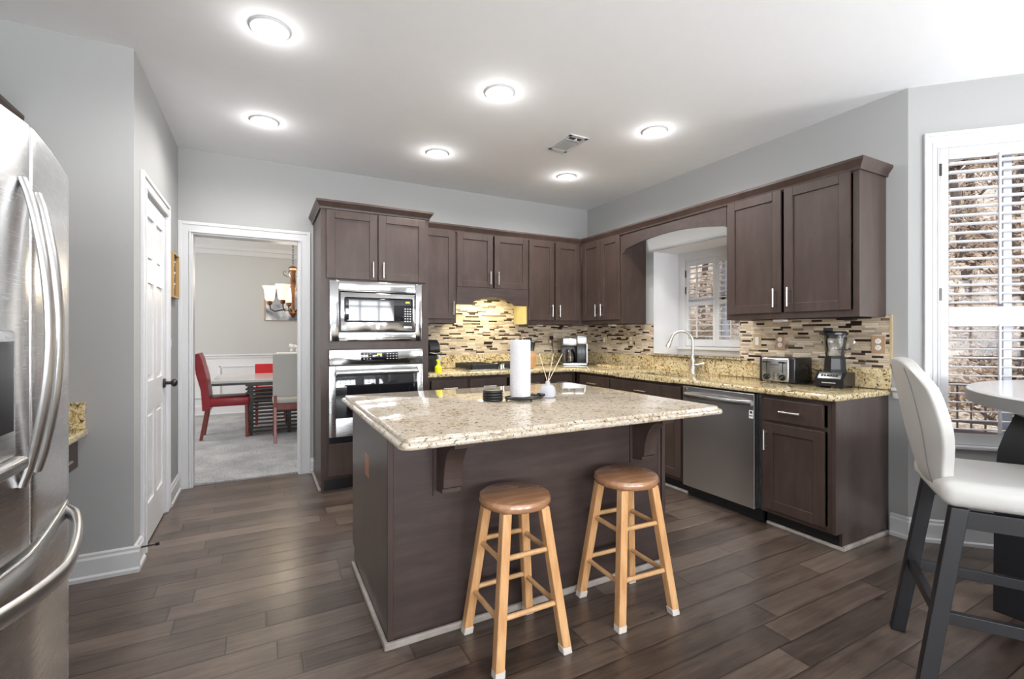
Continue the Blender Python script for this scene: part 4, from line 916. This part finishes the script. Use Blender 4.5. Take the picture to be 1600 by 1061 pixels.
# ------------------------------------------------------------------ island
XI0, XI1, YI0, YI1 = .447, 1.975, 1.90, 2.73
t = thing('kitchen_island', 'dark wood kitchen island body with corbels under the overhang', 'island', (1.2, 2.3, 0))
m = MB(); m.box(XI0 + .02, XI1 - .02, YI0 + .012, YI1 - .02, .10, .875).box(XI0 + .02, XI1 - .02, YI0 + .012, YI1 - .08, 0, .10)
obj('body', m, 'woodh', t, smooth=False)
obj('front_panel', MB().box(XI0 + .022, XI1 - .03, YI0 + .004, YI0 + .012, .0, .875), 'woodh', t, smooth=False)
for a, b in ((XI0, XI0 + .02), (XI1 - .02, XI1)):
    obj('end_panel', MB().prism([(YI0 + .006, 0), (YI1 - .06, 0), (YI1 - .06, .10), (YI1, .10), (YI1, .875), (YI0 + .006, .875)], 'x', a, b), 'woodg', t, smooth=False)
obj('corner_post', MB().box(XI0 - .002, XI0 + .022, YI0, YI0 + .012, 0, .875, .002), 'wood', t, smooth=False)
obj('corner_post', MB().box(XI1 - .022, XI1 + .002, YI0, YI0 + .012, 0, .875, .002).box(XI1 - .052, XI1 - .032, YI0 + .001, YI0 + .008, 0, .875, .002), 'wood', t, smooth=False)
for xx in (.690, 1.775):
    P = [(YI0 + .004, .605), (YI0 - .075, .615), (YI0 - .075, .63)]
    for i in range(10):
        a = R(90 * i / 9); P.append((YI0 - .09 - .105 * (1 - math.cos(a)), .64 + .185 * math.sin(a)))
    P += [(YI0 - .215, .825), (YI0 - .215, .872), (YI0 + .004, .872)]
    obj('corbel', MB().prism(P, 'x', xx - .04, xx + .04).box(xx - .055, xx + .055, YI0 - .004, YI0 + .006, .585, .873), 'wood', t, smooth=False)
for a, b in ((.50, 1.20), (1.22, 1.925)):
    shaker(t, FREAR, -b, -a, .13, .86, -YI1 + .0, 'door', -b + .05, .75)
m = MB().box(XI0 - .018, XI0, YI0 - .006, YI1 - .06, 0, .030, .006).box(XI0 - .018, XI1 + .018, YI0 - .018, YI0, 0, .030, .006).box(XI1, XI1 + .018, YI0 - .006, YI1 - .06, 0, .030, .006)
obj('shoe_molding', m, 'shoe', t, smooth=False)
outlet('small cherry-wood outlet plate on the left end of the island', FL, 2.33, .635, -XI0, 'orangew', w_=.05, h_=.058)
it = thing('granite_island_top', 'cream granite slab with stepped edge on the kitchen island', 'worktop', (1.2, 2.2, .876))
def rrect(x0, x1, y0, y1, r): return arc(x0 + r, y0 + r, r, 180, 270, 6) + arc(x1 - r, y0 + r, r, 270, 360, 6) + arc(x1 - r, y1 - r, r, 0, 90, 6) + arc(x0 + r, y1 - r, r, 90, 180, 6)
m = MB(); m._add(edge_slab(rrect(.400, 2.005, 1.530, 2.865, .045), .876, .900, .010)); m._add(edge_slab(rrect(.418, 1.987, 1.548, 2.847, .035), .893, .914, .008))
obj('slab', m, 'grani', it)
# things on the island
for k in range(4):
    o = obj('coaster', MB().lathe([(.047, 0), (.052, .0015), (.0545, .0055), (.0545, .0085), (.052, .0125), (.047, .014), (.044, .0125), (0, .0122)], (1.079, 2.242, .9142 + k * .0142), 32), 'blackmatte')
    tag(o, ['lowest black round coaster of the stack on the island', 'second black round coaster from the bottom of the stack', 'third black round coaster from the bottom of the stack', 'topmost black round coaster of the stack on the island'][k], 'coaster', 'stack of coasters')
px_, py_ = 1.215, 2.185
t = thing('paper_towel_holder', 'black wire paper towel holder with oval base on the island', 'holder', (px_, py_, .914))
pts = [(px_ + .02 + .105 * math.cos(a), py_ - .005 + .075 * math.sin(a), .930) for a in [2 * math.pi * i / 28 for i in range(29)]]
obj('base_ring', MB().tube(pts, .0055, 8).tube([(px_ - .08, py_, .928), (px_ + .12, py_ - .01, .928)], .0045, 8).tube([(px_ + .12, py_ + .02, .936), (px_ + .135, py_ - .02, .936), (px_ + .10, py_ - .04, .936)], .008, 8), 'bronze', t)
obj('post', MB().cyl((px_, py_, .92), (px_, py_, 1.245), .006), 'bronze', t)
obj('feet', MB().sphere((px_ + .02, py_ - .08, .921), .007, 8).sphere((px_ + .02, py_ + .07, .921), .007, 8).sphere((px_ + .12, py_ - .01, .921), .007, 8).sphere((px_ - .082, py_, .921), .007, 8), 'bronze', t)
m = MB(); m.lathe([(.020, .937), (.053, .937), (.0545, .945), (.055, 1.06), (.0545, 1.230), (.052, 1.236), (.020, 1.235), (.020, .937)], (px_, py_, 0), 40)
tag(obj('paper_towel_roll', m, 'paper'), 'white paper towel roll standing upright on the island', 'paper towels')
rx, ry = 1.408, 2.218
tag(obj('diffuser_jar', MB().lathe([(.036, 0), (.043, .005), (.0455, .025), (.041, .052), (.030, .067), (.014, .070), (.0135, .088), (.011, .088), (.011, .07), (0, .068)], (rx, ry, .914), 28), 'ceramic'), 'squat frosted white reed diffuser jar on the island', 'diffuser')
rax, ray_ = Vector((.8826, -.47, 0)), None
for nm, top in (('left-leaning', -.047), ('middle', .032), ('right-leaning', .082)):
    o = obj('diffuser_reed', MB().cyl((rx - rax.x * top * .08, ry - rax.y * top * .08, .982), (rx + rax.x * top, ry + rax.y * top, 1.157), .0019, seg=6), 'reed')
    tag(o, nm + ' thin pale reed standing in the white diffuser jar', 'reed', 'reeds in the diffuser')

# ------------------------------------------------------------------ wooden stools (modelled once, copied)
def stool(label, x, y, rot):
    t = thing('wooden_stool', label, 'stool', (0, 0, 0), 0, 'round wooden stools at the island')
    obj('seat', MB().lathe([(0, .572), (.128, .572), (.142, .578), (.150, .590), (.150, .600), (.144, .612), (.132, .617), (0, .617)], (0, 0, 0), 40), 'oaks', t)
    tp, ft = .085, .150
    for sx in (-1, 1):
        for sy in (-1, 1):
            l = obj('leg', MB().bar((sx * ft * .99, sy * ft * .99, .025), (sx * tp, sy * tp, .574), .038, .038, .004), 'oak', t, smooth=False)
            obj('foot_cap', MB().bar((sx * ft, sy * ft, 0), (sx * (ft - .004), sy * (ft - .004), .030), .041, .041, .004), 'cap', l, smooth=False)
    def at(z): return ft + (tp - ft) * (z - 0) / .574
    for z in (.195, .405):
        a = at(z)
        for p0, p1 in (((-a, -a, z), (a, -a, z)), ((-a, a, z), (a, a, z)), ((-a, -a, z - .012), (-a, a, z - .012)), ((a, -a, z - .012), (a, a, z - .012))):
            obj('rung', MB().cyl(p0, p1, .0105, seg=12), 'oakr', t)
    t.location = (x, y, 0); t.rotation_euler = (0, 0, rot); return t
st = stool('round wooden stool at the island, nearer the camera on the left', .918, 1.700, R(0))
dup(st, (1.505, 1.690, 0), R(-3), 'round wooden stool at the right end of the island')

# ------------------------------------------------------------------ refrigerator and desk on the left
t = thing('refrigerator', 'large stainless french-door refrigerator at the left edge', 'refrigerator', (-.95, 1.53, 0))
fy0, fy1, fs = 1.075, 1.985, 1.53
def bow(y):                                                             # plan curve of the door fronts
    k = abs(y - fs) / .455; return -.487 - .056 * k ** 1.25
obj('cabinet', MB().box(-1.42, -.60, fy0 + .01, fy1 - .01, .02, 1.745, .006), 'dkgrey', t, smooth=False)
def bowed(y0, y1, z0, z1, n=10, inner=-.598):
    pts = [(bow(y0 + (y1 - y0) * i / n), y0 + (y1 - y0) * i / n) for i in range(n + 1)]
    pts = [(inner, y0)] + pts + [(inner, y1)]
    tb = bmesh.new(); A = [tb.verts.new((x, y, z0)) for x, y in pts]; B = [tb.verts.new((x, y, z1)) for x, y in pts]; k = len(pts)
    tb.faces.new(A[::-1]); tb.faces.new(B)
    for i in range(k): tb.faces.new((A[i], A[(i + 1) % k], B[(i + 1) % k], B[i]))
    bmesh.ops.recalc_face_normals(tb, faces=tb.faces)
    ed = [e for e in tb.edges if e.calc_face_angle(0) > R(50)]
    bmesh.ops.bevel(tb, geom=ed, offset=.007, segments=3, profile=.5, affect='EDGES')
    m = MB(); m._add(tb); return m
dr = obj('door', bowed(fs + .003, fy1, .757, 1.765), 'fridge', t); dl = obj('door', bowed(fy0, fs - .003, .757, 1.765), 'fridge', t)
fz = obj('freezer_drawer', bowed(fy0, fy1, .06, .742, 20), 'fridge', t)
def bowhandle(parent, y, z0, z1, out):
    n = 20; P = []
    for i in range(n + 1):
        a = i / n; P.append((bow(y) + .004 + out * math.sin(math.pi * a) ** .8, y, z0 + (z1 - z0) * a))
    obj('handle', MB().tube(P, [.011 + .004 * math.sin(math.pi * i / n) ** .5 for i in range(n + 1)], 14, flat=(.65, 1.25), up=(1, 0, 0)), 'satin', parent)
bowhandle(dr, 1.562, .93, 1.61, .040); bowhandle(dl, 1.482, .915, 1.625, .047)
P = []
for i in range(25):
    a = i / 24; y = fy0 + .05 + (fy1 - fy0 - .10) * a; P.append((bow(y) + .004 + .055 * math.sin(math.pi * a) ** .5, y, .715 - .030 * math.sin(math.pi * a)))
obj('handle', MB().tube(P, .017, 14, flat=(1.3, .7), up=(0, 0, 1)), 'satin', fz)
d = obj('dispenser', MB().box(-.505, -.466, 1.14, 1.395, 1.0, 1.275, .010, 3), 'steel', dl, label='water dispenser panel')
obj('dispenser_recess', MB().box(-.470, -.4645, 1.16, 1.375, 1.06, 1.25), 'black', d)
obj('drip_tray', MB().box(-.505, -.448, 1.13, 1.405, .972, 1.002, .010, 3), 'steel', d)
obj('hinge_cover', MB().box(-.66, -.56, fy1 - .09, fy1 - .012, 1.745, 1.775, .006), 'dkgrey', t)
obj('foot', MB().box(-.60, -.56, fy0 + .04, fy1 - .04, 0, .06), 'black', t)
# desk counter beyond the refrigerator
t = thing('built_in_desk', 'granite-topped built-in desk in the nook behind the refrigerator', 'desk', (-1.1, 2.6, .6))
obj('top', MB().box(XW + .003, -.788, 2.02, YL - .003, .745, .783, .010, 3), 'gran', t)
obj('backsplash', MB().box(XW + .003, -.80, YL - .024, YL - .003, .783, .918, .002), 'gran', t, smooth=False)
obj('apron', MB().box(XW + .01, -.845, 2.04, YL - .005, .58, .744), 'wood', t, smooth=False)
slab_front(t, FL, 2.62, YL - .02, .59, .735, .845, 2.88, .66)
obj('side_panel', MB().box(XW + .01, -.85, 2.03, 2.05, 0, .58), 'wood', t, smooth=False)
t = thing('wall_cabinet', 'dark wall cabinet above the desk, only its crown corner showing over the refrigerator', 'cabinet', (-1.25, 2.6, 1.40))
obj('carcass', MB().box(XW + .003, -1.085, 2.02, YL - .003, 1.40, 2.29), 'wood', t, smooth=False)
shaker(t, FL, 2.05, 2.58, 1.42, 2.26, 1.085, 'door', 2.55, 1.5); shaker(t, FL, 2.59, 3.13, 1.42, 2.26, 1.085, 'door', 2.63, 1.5)
m = MB(); crown_run(m, [(-1.068, YL - .003), (-1.068, 1.2)][::-1]); obj('crown', m, 'wood', t, smooth=False)
# left wall details
t = thing('picture_frame', 'small deep gilt wood frame hung beside the pantry door', 'picture frame', (XL, 4.36, 1.54))
m = MB(FL); yq = -XL
m.box(4.235, 4.25, yq - .030, yq, 1.54, 1.88, .002).box(4.475, 4.49, yq - .030, yq, 1.54, 1.88, .002).box(4.25, 4.475, yq - .030, yq, 1.54, 1.555, .002).box(4.25, 4.475, yq - .030, yq, 1.865, 1.88, .002)
obj('frame', m, 'gold', t, smooth=False); obj('backing', MB(FL).box(4.25, 4.475, yq - .006, yq, 1.555, 1.865), 'bronze', t)
m = MB(FL)
for i in range(9): m.box(4.30 + (i % 3) * .05, 4.33 + (i % 3) * .05, yq - .014, yq - .006, 1.59 + i * .028, 1.605 + i * .028)
obj('lettering', m, 'white', t)
outlet('grey switch plate below the gilt frame beside the pantry door', FL, 4.265, 1.20, -XL, 'grey', 'switch', .03, .055)
t = thing('door_stop', 'thin dark spring door stop on the pantry corner baseboard', 'door stop', (XL + .03, 3.235, .09))
obj('rod', MB().cyl((XL + .016, 3.235, .095), (XL + .085, 3.235, .098), .0045, seg=8), 'bronze', t); obj('tip', MB().cyl((XL + .083, 3.235, .098), (XL + .10, 3.235, .099), .009, seg=12), 'black', t)

# ------------------------------------------------------------------ white chair and round table at the right
t = thing('bar_chair', 'white leather bar chair with black wooden legs, right foreground', 'chair', (2.22, .88, 0))
CH = Matrix.Translation((2.22, .88, 0)) @ Matrix(((.52, .855, 0, 0), (-.855, .52, 0, 0), (0, 0, 1, 0), (0, 0, 0, 1)))      # local x forward, y toward the far side
# curved shell: rows up the back, columns across
def shell_pt(a, s, off):
    """a: 0 seat level .. 1 top, s: -1..1 across, off: thickness"""
    z = .70 + .475 * a
    e_ = min(1, max(0, (a - .08) / .45)); hw = .160 + .080 * e_ * e_ * (3 - 2 * e_) - (.05 * max(0, (a - .72) / .28) ** 2)
    u = .078 - .108 * a ** .6
    wing = .058 * math.sin(math.pi * (.10 + .80 * a))
    uu = u + wing * abs(s) ** 2.4
    if a > .8: z -= .040 * abs(s) ** 3 * (a - .8) / .2
    n = Vector((-1, s * .6, -.1)).normalized()
    p = Vector((uu, hw * s * (1 - .10 * abs(s) ** 2), z)) + n * off
    return p
na, ns_ = 14, 16
V = []; F = []
for off in (0.022, -.022):
    for i in range(na + 1):
        for j in range(ns_ + 1): V.append(shell_pt(i / na, -1 + 2 * j / ns_, off))
N = (na + 1) * (ns_ + 1); idx = lambda k, i, j: k * N + i * (ns_ + 1) + j
for i in range(na):
    for j in range(ns_):
        F.append((idx(0, i, j), idx(0, i, j + 1), idx(0, i + 1, j + 1), idx(0, i + 1, j))); F.append((idx(1, i, j), idx(1, i + 1, j), idx(1, i + 1, j + 1), idx(1, i, j + 1)))
for i in range(na):
    for j in (0, ns_): F.append((idx(0, i, j), idx(0, i + 1, j), idx(1, i + 1, j), idx(1, i, j)))
for j in range(ns_):
    for i in (0, na): F.append((idx(0, i, j), idx(1, i, j), idx(1, i, j + 1), idx(0, i, j + 1)))
b_ = obj('backrest', MB(CH).faces(V, F), 'leather', t)
md = b_.modifiers.new('bevel', 'BEVEL'); md.width = .012; md.segments = 3; md.limit_method = 'ANGLE'; md.angle_limit = R(50)
sm = MB(CH); sm.box(.045, .50, -.225, .225, .675, .765, .035, 4); s_ = obj('seat', sm, 'leather', t)
for s in (-1, 1):
    pts = [shell_pt(i / 20, s * .62, .0235) for i in range(1, 20)]
    obj('seam', MB(CH).tube(pts, .0016, 6), 'seam', b_)
for sy in (-1, 1):
    obj('leg', MB(CH).bar((-.005, sy * .225, 0), (.095, sy * .195, .675), .048, .04, .003, side=(1, 0, 0)), 'blackw', t, smooth=False)
    obj('leg', MB(CH).bar((.475, sy * .205, 0), (.455, sy * .195, .675), .044, .04, .003, side=(1, 0, 0)), 'blackw', t, smooth=False)
    obj('stretcher', MB(CH).bar((.045, sy * .215, .30), (.47, sy * .203, .30), .026, .04, .002), 'blackw', t, smooth=False)
    obj('seat_rail', MB(CH).bar((.10, sy * .195, .637), (.455, sy * .195, .637), .022, .06, .002), 'blackw', t, smooth=False)
obj('stretcher', MB(CH).bar((.04, -.21, .30), (.04, .21, .30), .026, .04, .002), 'blackw', t, smooth=False)
obj('stretcher', MB(CH).bar((.468, -.20, .22), (.468, .20, .22), .026, .04, .002), 'blackw', t, smooth=False)

tx0, ty0, tr = 3.25, .05, .95
t = thing('round_table', 'tall round table with pale top and black pedestal at the right edge', 'table', (tx0, ty0, 0))
obj('top', MB().lathe([(0, .962), (tr - .004, .962), (tr, .966), (tr, 1.016), (tr - .006, 1.022), (0, 1.022)], (tx0, ty0, 0), 96), 'tabletop', t)
obj('edge_band', MB().lathe([(tr - .002, .966), (tr + .004, .966), (tr + .004, 1.014), (tr - .002, 1.014), (tr - .002, .966)], (tx0, ty0, 0), 96), 'tedge', t)
obj('collar', MB().lathe([(0, .915), (.80, .915), (.82, .930), (.82, .962), (0, .962)], (tx0, ty0, 0), 64), 'tabletop', t)
for xa, xb, y0, y1 in ((2.955, 3.215, -.60, .86), (3.40, 3.60, -.70, .50)):
    lev = [(0, 0), (.02, 0), (.60, .003), (.74, .012), (.82, .030), (.875, .048), (.918, .060)]
    V = []; F = []
    for z, ins in lev:
        for a, b in ((xa + ins, y0 + ins), (xb - ins, y0 + ins), (xb - ins, y1 - ins), (xa + ins, y1 - ins)): V.append((a, b, z))
    for i in range(len(lev) - 1):
        for j in range(4): F.append((i * 4 + j, i * 4 + (j + 1) % 4, (i + 1) * 4 + (j + 1) % 4, (i + 1) * 4 + j))
    F.append((3, 2, 1, 0)); n_ = len(lev) - 1; F.append((n_ * 4, n_ * 4 + 1, n_ * 4 + 2, n_ * 4 + 3))
    obj('pedestal', MB().faces(V, F), 'blackw', t)
t = thing('bar_stool', 'white-topped black stool tucked between the round table and the bay window', 'stool', (3.504, .822, 0))
SM = Matrix.Translation((3.504, .822, 0)) @ Matrix.Rotation(R(10), 4, 'Z')
obj('seat', MB(SM).box(-.20, .20, -.155, .155, .655, .685, .012, 3), 'leather', t)
obj('apron', MB(SM).box(-.185, .185, -.14, .14, .61, .656), 'blackw', t, smooth=False)
for a in (-1, 1):
    for b in (-1, 1): obj('leg', MB(SM).bar((a * .17 + .02, b * .125, 0), (a * .165 + .01, b * .12, .63), .032, .032, .002), 'blackw', t, smooth=False)

# ------------------------------------------------------------------ dining room
t = thing('dining_table', 'grey-topped dining table on a dark slatted base, through the doorway', 'table', (.45, 6.92, 0))
obj('top', MB().box(-.52, 1.50, 6.40, 7.45, .692, .722, .004), 'dtop', t, smooth=False); obj('top_edge', MB().box(-.515, 1.495, 6.405, 7.445, .665, .692), 'dblack', t, smooth=False)
x0, x1, y0, y1 = -.16, 1.15, 6.62, 7.22
for xx in (x0 + .02, x0 + .45, x0 + .86, x1 - .06):
    for yy in (y0 + .012, y1 - .05): obj('post', MB().box(xx, xx + .04, yy, yy + .04, .012, .665), 'dblack', t, smooth=False)
for k in range(13):
    z = .05 + k * .048
    for yy in (y0, y1 - .012): obj('slat', MB().box(x0 - .02, x1 + .02, yy, yy + .012, z, z + .022), 'dblack', t, smooth=False)
    obj('slat', MB().box(x0, x0 + .012, y0 - .02, y1 + .02, z, z + .022), 'dblack', t, smooth=False)
def dchair(name, label, loc, rot, mat_b, mat_s, mat_w, top=1.04, w_=.40, wood_leg=True, curved=True, apron=None):
    t = thing(name, label, 'chair', loc, rot); T = Matrix.Translation(loc) @ Matrix.Rotation(rot, 4, 'Z')   # local x forward
    t.rotation_euler = (0, 0, 0); h = w_ / 2
    P = [(-.02, .36), (.06, .36), (.05, .55), (.025, .75), (-.03, top - .06), (-.055, top), (-.105, top - .01), (-.085, .80), (-.035, .60)]
    if not curved: P = [(.0, .545), (.05, .545), (.01, top), (-.04, top)]
    obj('backrest', MB(T).prism(P if curved else P, 'y', -h, h), mat_b, t)
    obj('seat', MB(T).box(.03, .47, -h, h, .40 if curved else .45, .51, .025, 3), mat_s, t)
    if apron: obj('apron', MB(T).box(.03, .45, -h + .01, h - .01, .385, .452), mat_w, t, smooth=False)
    for s in (-1, 1):
        obj('leg', MB(T).bar((-.035, s * (h - .025), .012), (.03, s * (h - .025), .42), .034, .034, .003), mat_w, t, smooth=False)
        obj('leg', MB(T).bar((.44, s * (h - .025), .012), (.43, s * (h - .025), .42), .034, .034, .003), mat_w, t, smooth=False)
        if not curved: obj('back_post', MB(T).bar((.02, s * (h - .025), .42), (.015, s * (h - .025), .56), .034, .034, .003), mat_w, t, smooth=False)
    return t
dchair('dining_chair', 'red leather dining chair at the head of the dining table', (-.60, 6.78, 0), 0, 'redl', 'redl', 'redw', 1.04, .40)
dchair('dining_chair', 'white-backed dining chair with red wood legs, its back toward the doorway', (.345, 6.07, 0), R(90), 'leather', 'leather', 'redw', 1.035, .47, curved=False, apron=True)
dchair('dining_chair', 'bright red dining chair on the far side of the slatted table', (.12, 7.80, 0), R(-90), 'redb', 'redb', 'redb', .83, .42, curved=False, apron=True)
t = thing('flower_planter', 'white planter box with white blooms on the dining table', 'planter', (.52, 6.95, .722))
obj('box', MB().box(.17, .90, 6.85, 7.05, .722, 1.025, .01), 'white', t, smooth=False)
random.seed(4); m = MB()
for i in range(60): m.sphere((random.uniform(.33, .87), random.uniform(6.88, 7.02), 1.03 + random.uniform(0, .09)), random.uniform(.012, .024), 8)
obj('blooms', m, 'white', t)
t = thing('wall_art', 'square grey abstract canvas on the dining room wall behind the chandelier', 'picture', (.30, 8.66, 1.50))
obj('canvas', MB().box(.055, .60, 8.655, 8.66, 1.50, 2.03), 'art', t); obj('edge', MB().box(.03, .60, 8.66, 8.70, 1.495, 2.035, .002), 'tan', t, smooth=False)
# chandelier
hx, hy = .365, 6.90
t = thing('chandelier', 'copper-bronze chandelier with five lit amber glass shades over the dining table', 'chandelier', (hx, hy, ZC))
obj('canopy', MB().lathe([(.06, 0), (.06, -.015), (.02, -.035), (0, -.035)], (hx, hy, ZC), 20), 'copper', t)
m = MB()
for i in range(16):
    z = 2.175 + i * .036
    pts = [(hx + .009 * math.cos(a) * (i % 2), hy + .009 * math.cos(a) * (1 - i % 2), z + .022 + .022 * math.sin(a)) for a in [2 * math.pi * k / 10 for k in range(11)]]
    m.tube(pts, .003, 5)
obj('chain', m, 'bronze', t)
obj('column', MB().lathe([(0, 2.18), (.02, 2.175), (.055, 2.155), (.06, 2.14), (.035, 2.12), (.03, 2.08), (.034, 1.95), (.022, 1.80), (.018, 1.62), (.03, 1.58), (.05, 1.545), (.03, 1.52), (.02, 1.49), (0, 1.48)], (hx, hy, 0), 20), 'copper', t)
base_a = math.atan2(-.8826, -.47)
for k in range(5):
    a = base_a + k * 2 * math.pi / 5; dx, dy = math.cos(a), math.sin(a)
    P = [(hx + dx * r_, hy + dy * r_, z) for r_, z in ((.02, 1.56), (.08, 1.60), (.15, 1.585), (.22, 1.57), (.27, 1.60), (.28, 1.66))]
    ar = obj('arm', MB().tube(P, .009, 8), 'bronze', t)
    obj('scroll', MB().tube([(hx + dx * r_, hy + dy * r_, z) for r_, z in ((.03, 2.04), (.07, 2.03), (.115, 2.06), (.12, 2.09), (.10, 2.105), (.085, 2.09))], .005, 6), 'bronze', t)
    obj('cup', MB().lathe([(.012, 1.65), (.03, 1.665), (.034, 1.70), (.02, 1.715), (0, 1.715)], (hx + dx * .28, hy + dy * .28, 0), 16), 'copper', ar)
    obj('lamp_shade', MB().lathe([(.038, 1.705), (.056, 1.73), (.062, 1.80), (.068, 1.86), (.088, 1.90), (.084, 1.90), (.064, 1.86), (.058, 1.80), (.052, 1.735), (.035, 1.71)], (hx + dx * .28, hy + dy * .28, 0), 24), 'shade', ar)
light('chandelier_glow', 'POINT', (hx, hy, 1.98), 26, (1.0, .88, .7), shadow_soft_size=.2)

# ------------------------------------------------------------------ outdoors beyond the windows
def hz(x, y):
    d_ = math.hypot(x - 4, y - 2); k = max(0, d_ - 7.5)
    return -.75 + .52 * k + .35 * math.sin(x * .5) * math.cos(y * .43) * min(1, k / 6)
V = []; F = []; nx, ny = 44, 44
for i in range(nx + 1):
    for j in range(ny + 1):
        x = 4.3 + 56 * i / nx; y = -22 + 66 * j / ny
        if x < 4.8 and False: x = 4.8
        V.append((x, y, hz(x, y)))
for i in range(nx):
    for j in range(ny):
        a = i * (ny + 1) + j; F.append((a, a + 1, a + ny + 2, a + ny + 1))
o = obj('hillside', MB().faces(V, F), 'litter'); o['kind'] = 'structure'
def tree(label, x, y, h, seed, leafy=1.0, leaf='leaf', bark='bark'):
    rnd = random.Random(seed); z = hz(x, y)
    t = thing('bare_tree', label, 'tree', (x, y, z), 0, 'trees on the hillside outside the windows')
    m = MB(); tips = []
    V = []; F = []
    def tube(pts, r0, r1, seg):
        b0 = len(V); n = len(pts)
        for i, p in enumerate(pts):
            d = (pts[min(i + 1, n - 1)] - pts[max(0, i - 1)]).normalized()
            a = Vector((0, 0, 1)) if abs(d.z) < .9 else Vector((1, 0, 0)); u = (a - d * a.dot(d)).normalized(); w_ = d.cross(u); r = r0 + (r1 - r0) * i / (n - 1)
            for k in range(seg): V.append(p + (u * math.cos(2 * math.pi * k / seg) + w_ * math.sin(2 * math.pi * k / seg)) * r)
        for i in range(n - 1):
            for k in range(seg): F.append((b0 + i * seg + k, b0 + i * seg + (k + 1) % seg, b0 + (i + 1) * seg + (k + 1) % seg, b0 + (i + 1) * seg + k))
    def grow(p, d, L, r, lev):
        n = 5; pts = [p]
        for i in range(n):
            d = (d + Vector((rnd.gauss(0, .12), rnd.gauss(0, .12), rnd.gauss(0, .08) + .03 * (lev > 0)))).normalized(); pts.append(pts[-1] + d * L / n)
        tube(pts, max(r, .008), max(r * .45, .006), 6 if lev < 2 else 4)
        if lev == 3: tips.extend(pts[1:]); return
        if lev == 2: tips.extend(pts[2:])
        for k in range((16 if lev == 0 else 5)):
            i = rnd.randint(1 if lev == 0 else 1, n); q_ = pts[i]
            a = rnd.uniform(0, 2 * math.pi); up = rnd.uniform(.05, .6)
            nd_ = (Vector((math.cos(a), math.sin(a), up)) + d * .4).normalized()
            grow(q_, nd_, L * rnd.uniform(.17, .26) * (1 if lev == 0 else 1.9), r * .42 * (1 - .1 * i), lev + 1)
    grow(Vector((x, y, z - .1)), Vector((rnd.gauss(0, .05), rnd.gauss(0, .05), 1)), h, .05 + h * .012, 0)
    me_ = MB(); 
    tb = bmesh.new(); vv = [tb.verts.new(v) for v in V]
    for f in F: tb.faces.new([vv[i] for i in f])
    me_._add(tb); obj('trunk', me_, bark, t)
    LV = []; LF = []
    for p in tips:
        for _ in range(int(3 * leafy) + (1 if rnd.random() < (3 * leafy) % 1 else 0)):
            c = p + Vector((rnd.gauss(0, .13), rnd.gauss(0, .13), rnd.gauss(0, .13))); s = rnd.uniform(.025, .06)
            u = Vector((rnd.gauss(0, 1), rnd.gauss(0, 1), rnd.gauss(0, 1))).normalized(); w_ = u.orthogonal().normalized()
            b0 = len(LV); LV += [c - u * s, c - w_ * s * .6, c + u * s, c + w_ * s * .6]; LF.append((b0, b0 + 1, b0 + 2, b0 + 3))
    tb = bmesh.new(); vv = [tb.verts.new(v) for v in LV]
    for f in LF: tb.faces.new([vv[i] for i in f])
    me_ = MB(); me_._add(tb); obj('foliage', me_, leaf, t, smooth=False)
    return t
tl = 'bare tree with tan leaves on the hillside, seen in slivers through the shutter louvers'
for i, (x, y, h, lf, ba) in enumerate(((10.8, -.7, 4.8, 'leafg', 'bark'), (9.5, 5.0, 4.6, 'leaf', 'barkl'), (9.7, 2.7, 3.2, 'leaf', 'bark'), (12.7, 3.8, 5.0, 'leaf', 'bark'), (12.6, 7.0, 5.0, 'leaf', 'bark'), (16.2, 5.0, 6.4, 'leaf', 'bark'), (15.2, .4, 6.0, 'leaf', 'bark'),
                                        (20.2, 6.2, 6.8, 'leaf', 'bark'), (16.6, 9.2, 5.8, 'leaf', 'barkl'), (8.6, 7.9, 4.8, 'leaf', 'barkl'), (12.2, 10.2, 5.5, 'leaf', 'bark'), (9.2, 11.8, 5.2, 'leaf', 'bark'), (15.8, 12.2, 6.2, 'leaf', 'bark'))):
    tree(tl, x, y, h, 11 + i, .8, lf, ba)
# deck railing outside the bay window
t = thing('deck_railing', 'dark deck railing with thin balusters outside the bay window', 'railing', (8.3, 2.4, -.7))
RM = Matrix.Translation((7.8, 2.4, 0)) @ Matrix.Rotation(R(-72), 4, 'Z')
obj('top_rail', MB(RM).box(-3, 3, -.03, .03, .62, .66), 'rail', t); obj('bottom_rail', MB(RM).box(-3, 3, -.025, .025, .16, .20), 'rail', t); obj('beam', MB(RM).box(-3, 3, -.05, .05, -.03, .07), 'rail', t)
for i in range(48): obj('baluster', MB(RM).box(-2.95 + i * .125, -2.93 + i * .125, -.01, .01, .07, .63), 'rail', t, smooth=False)
for i in range(4): obj('post', MB(RM).box(-3 + i * 1.95, -2.91 + i * 1.95, -.045, .045, -1.2, .72), 'rail', t, smooth=False)
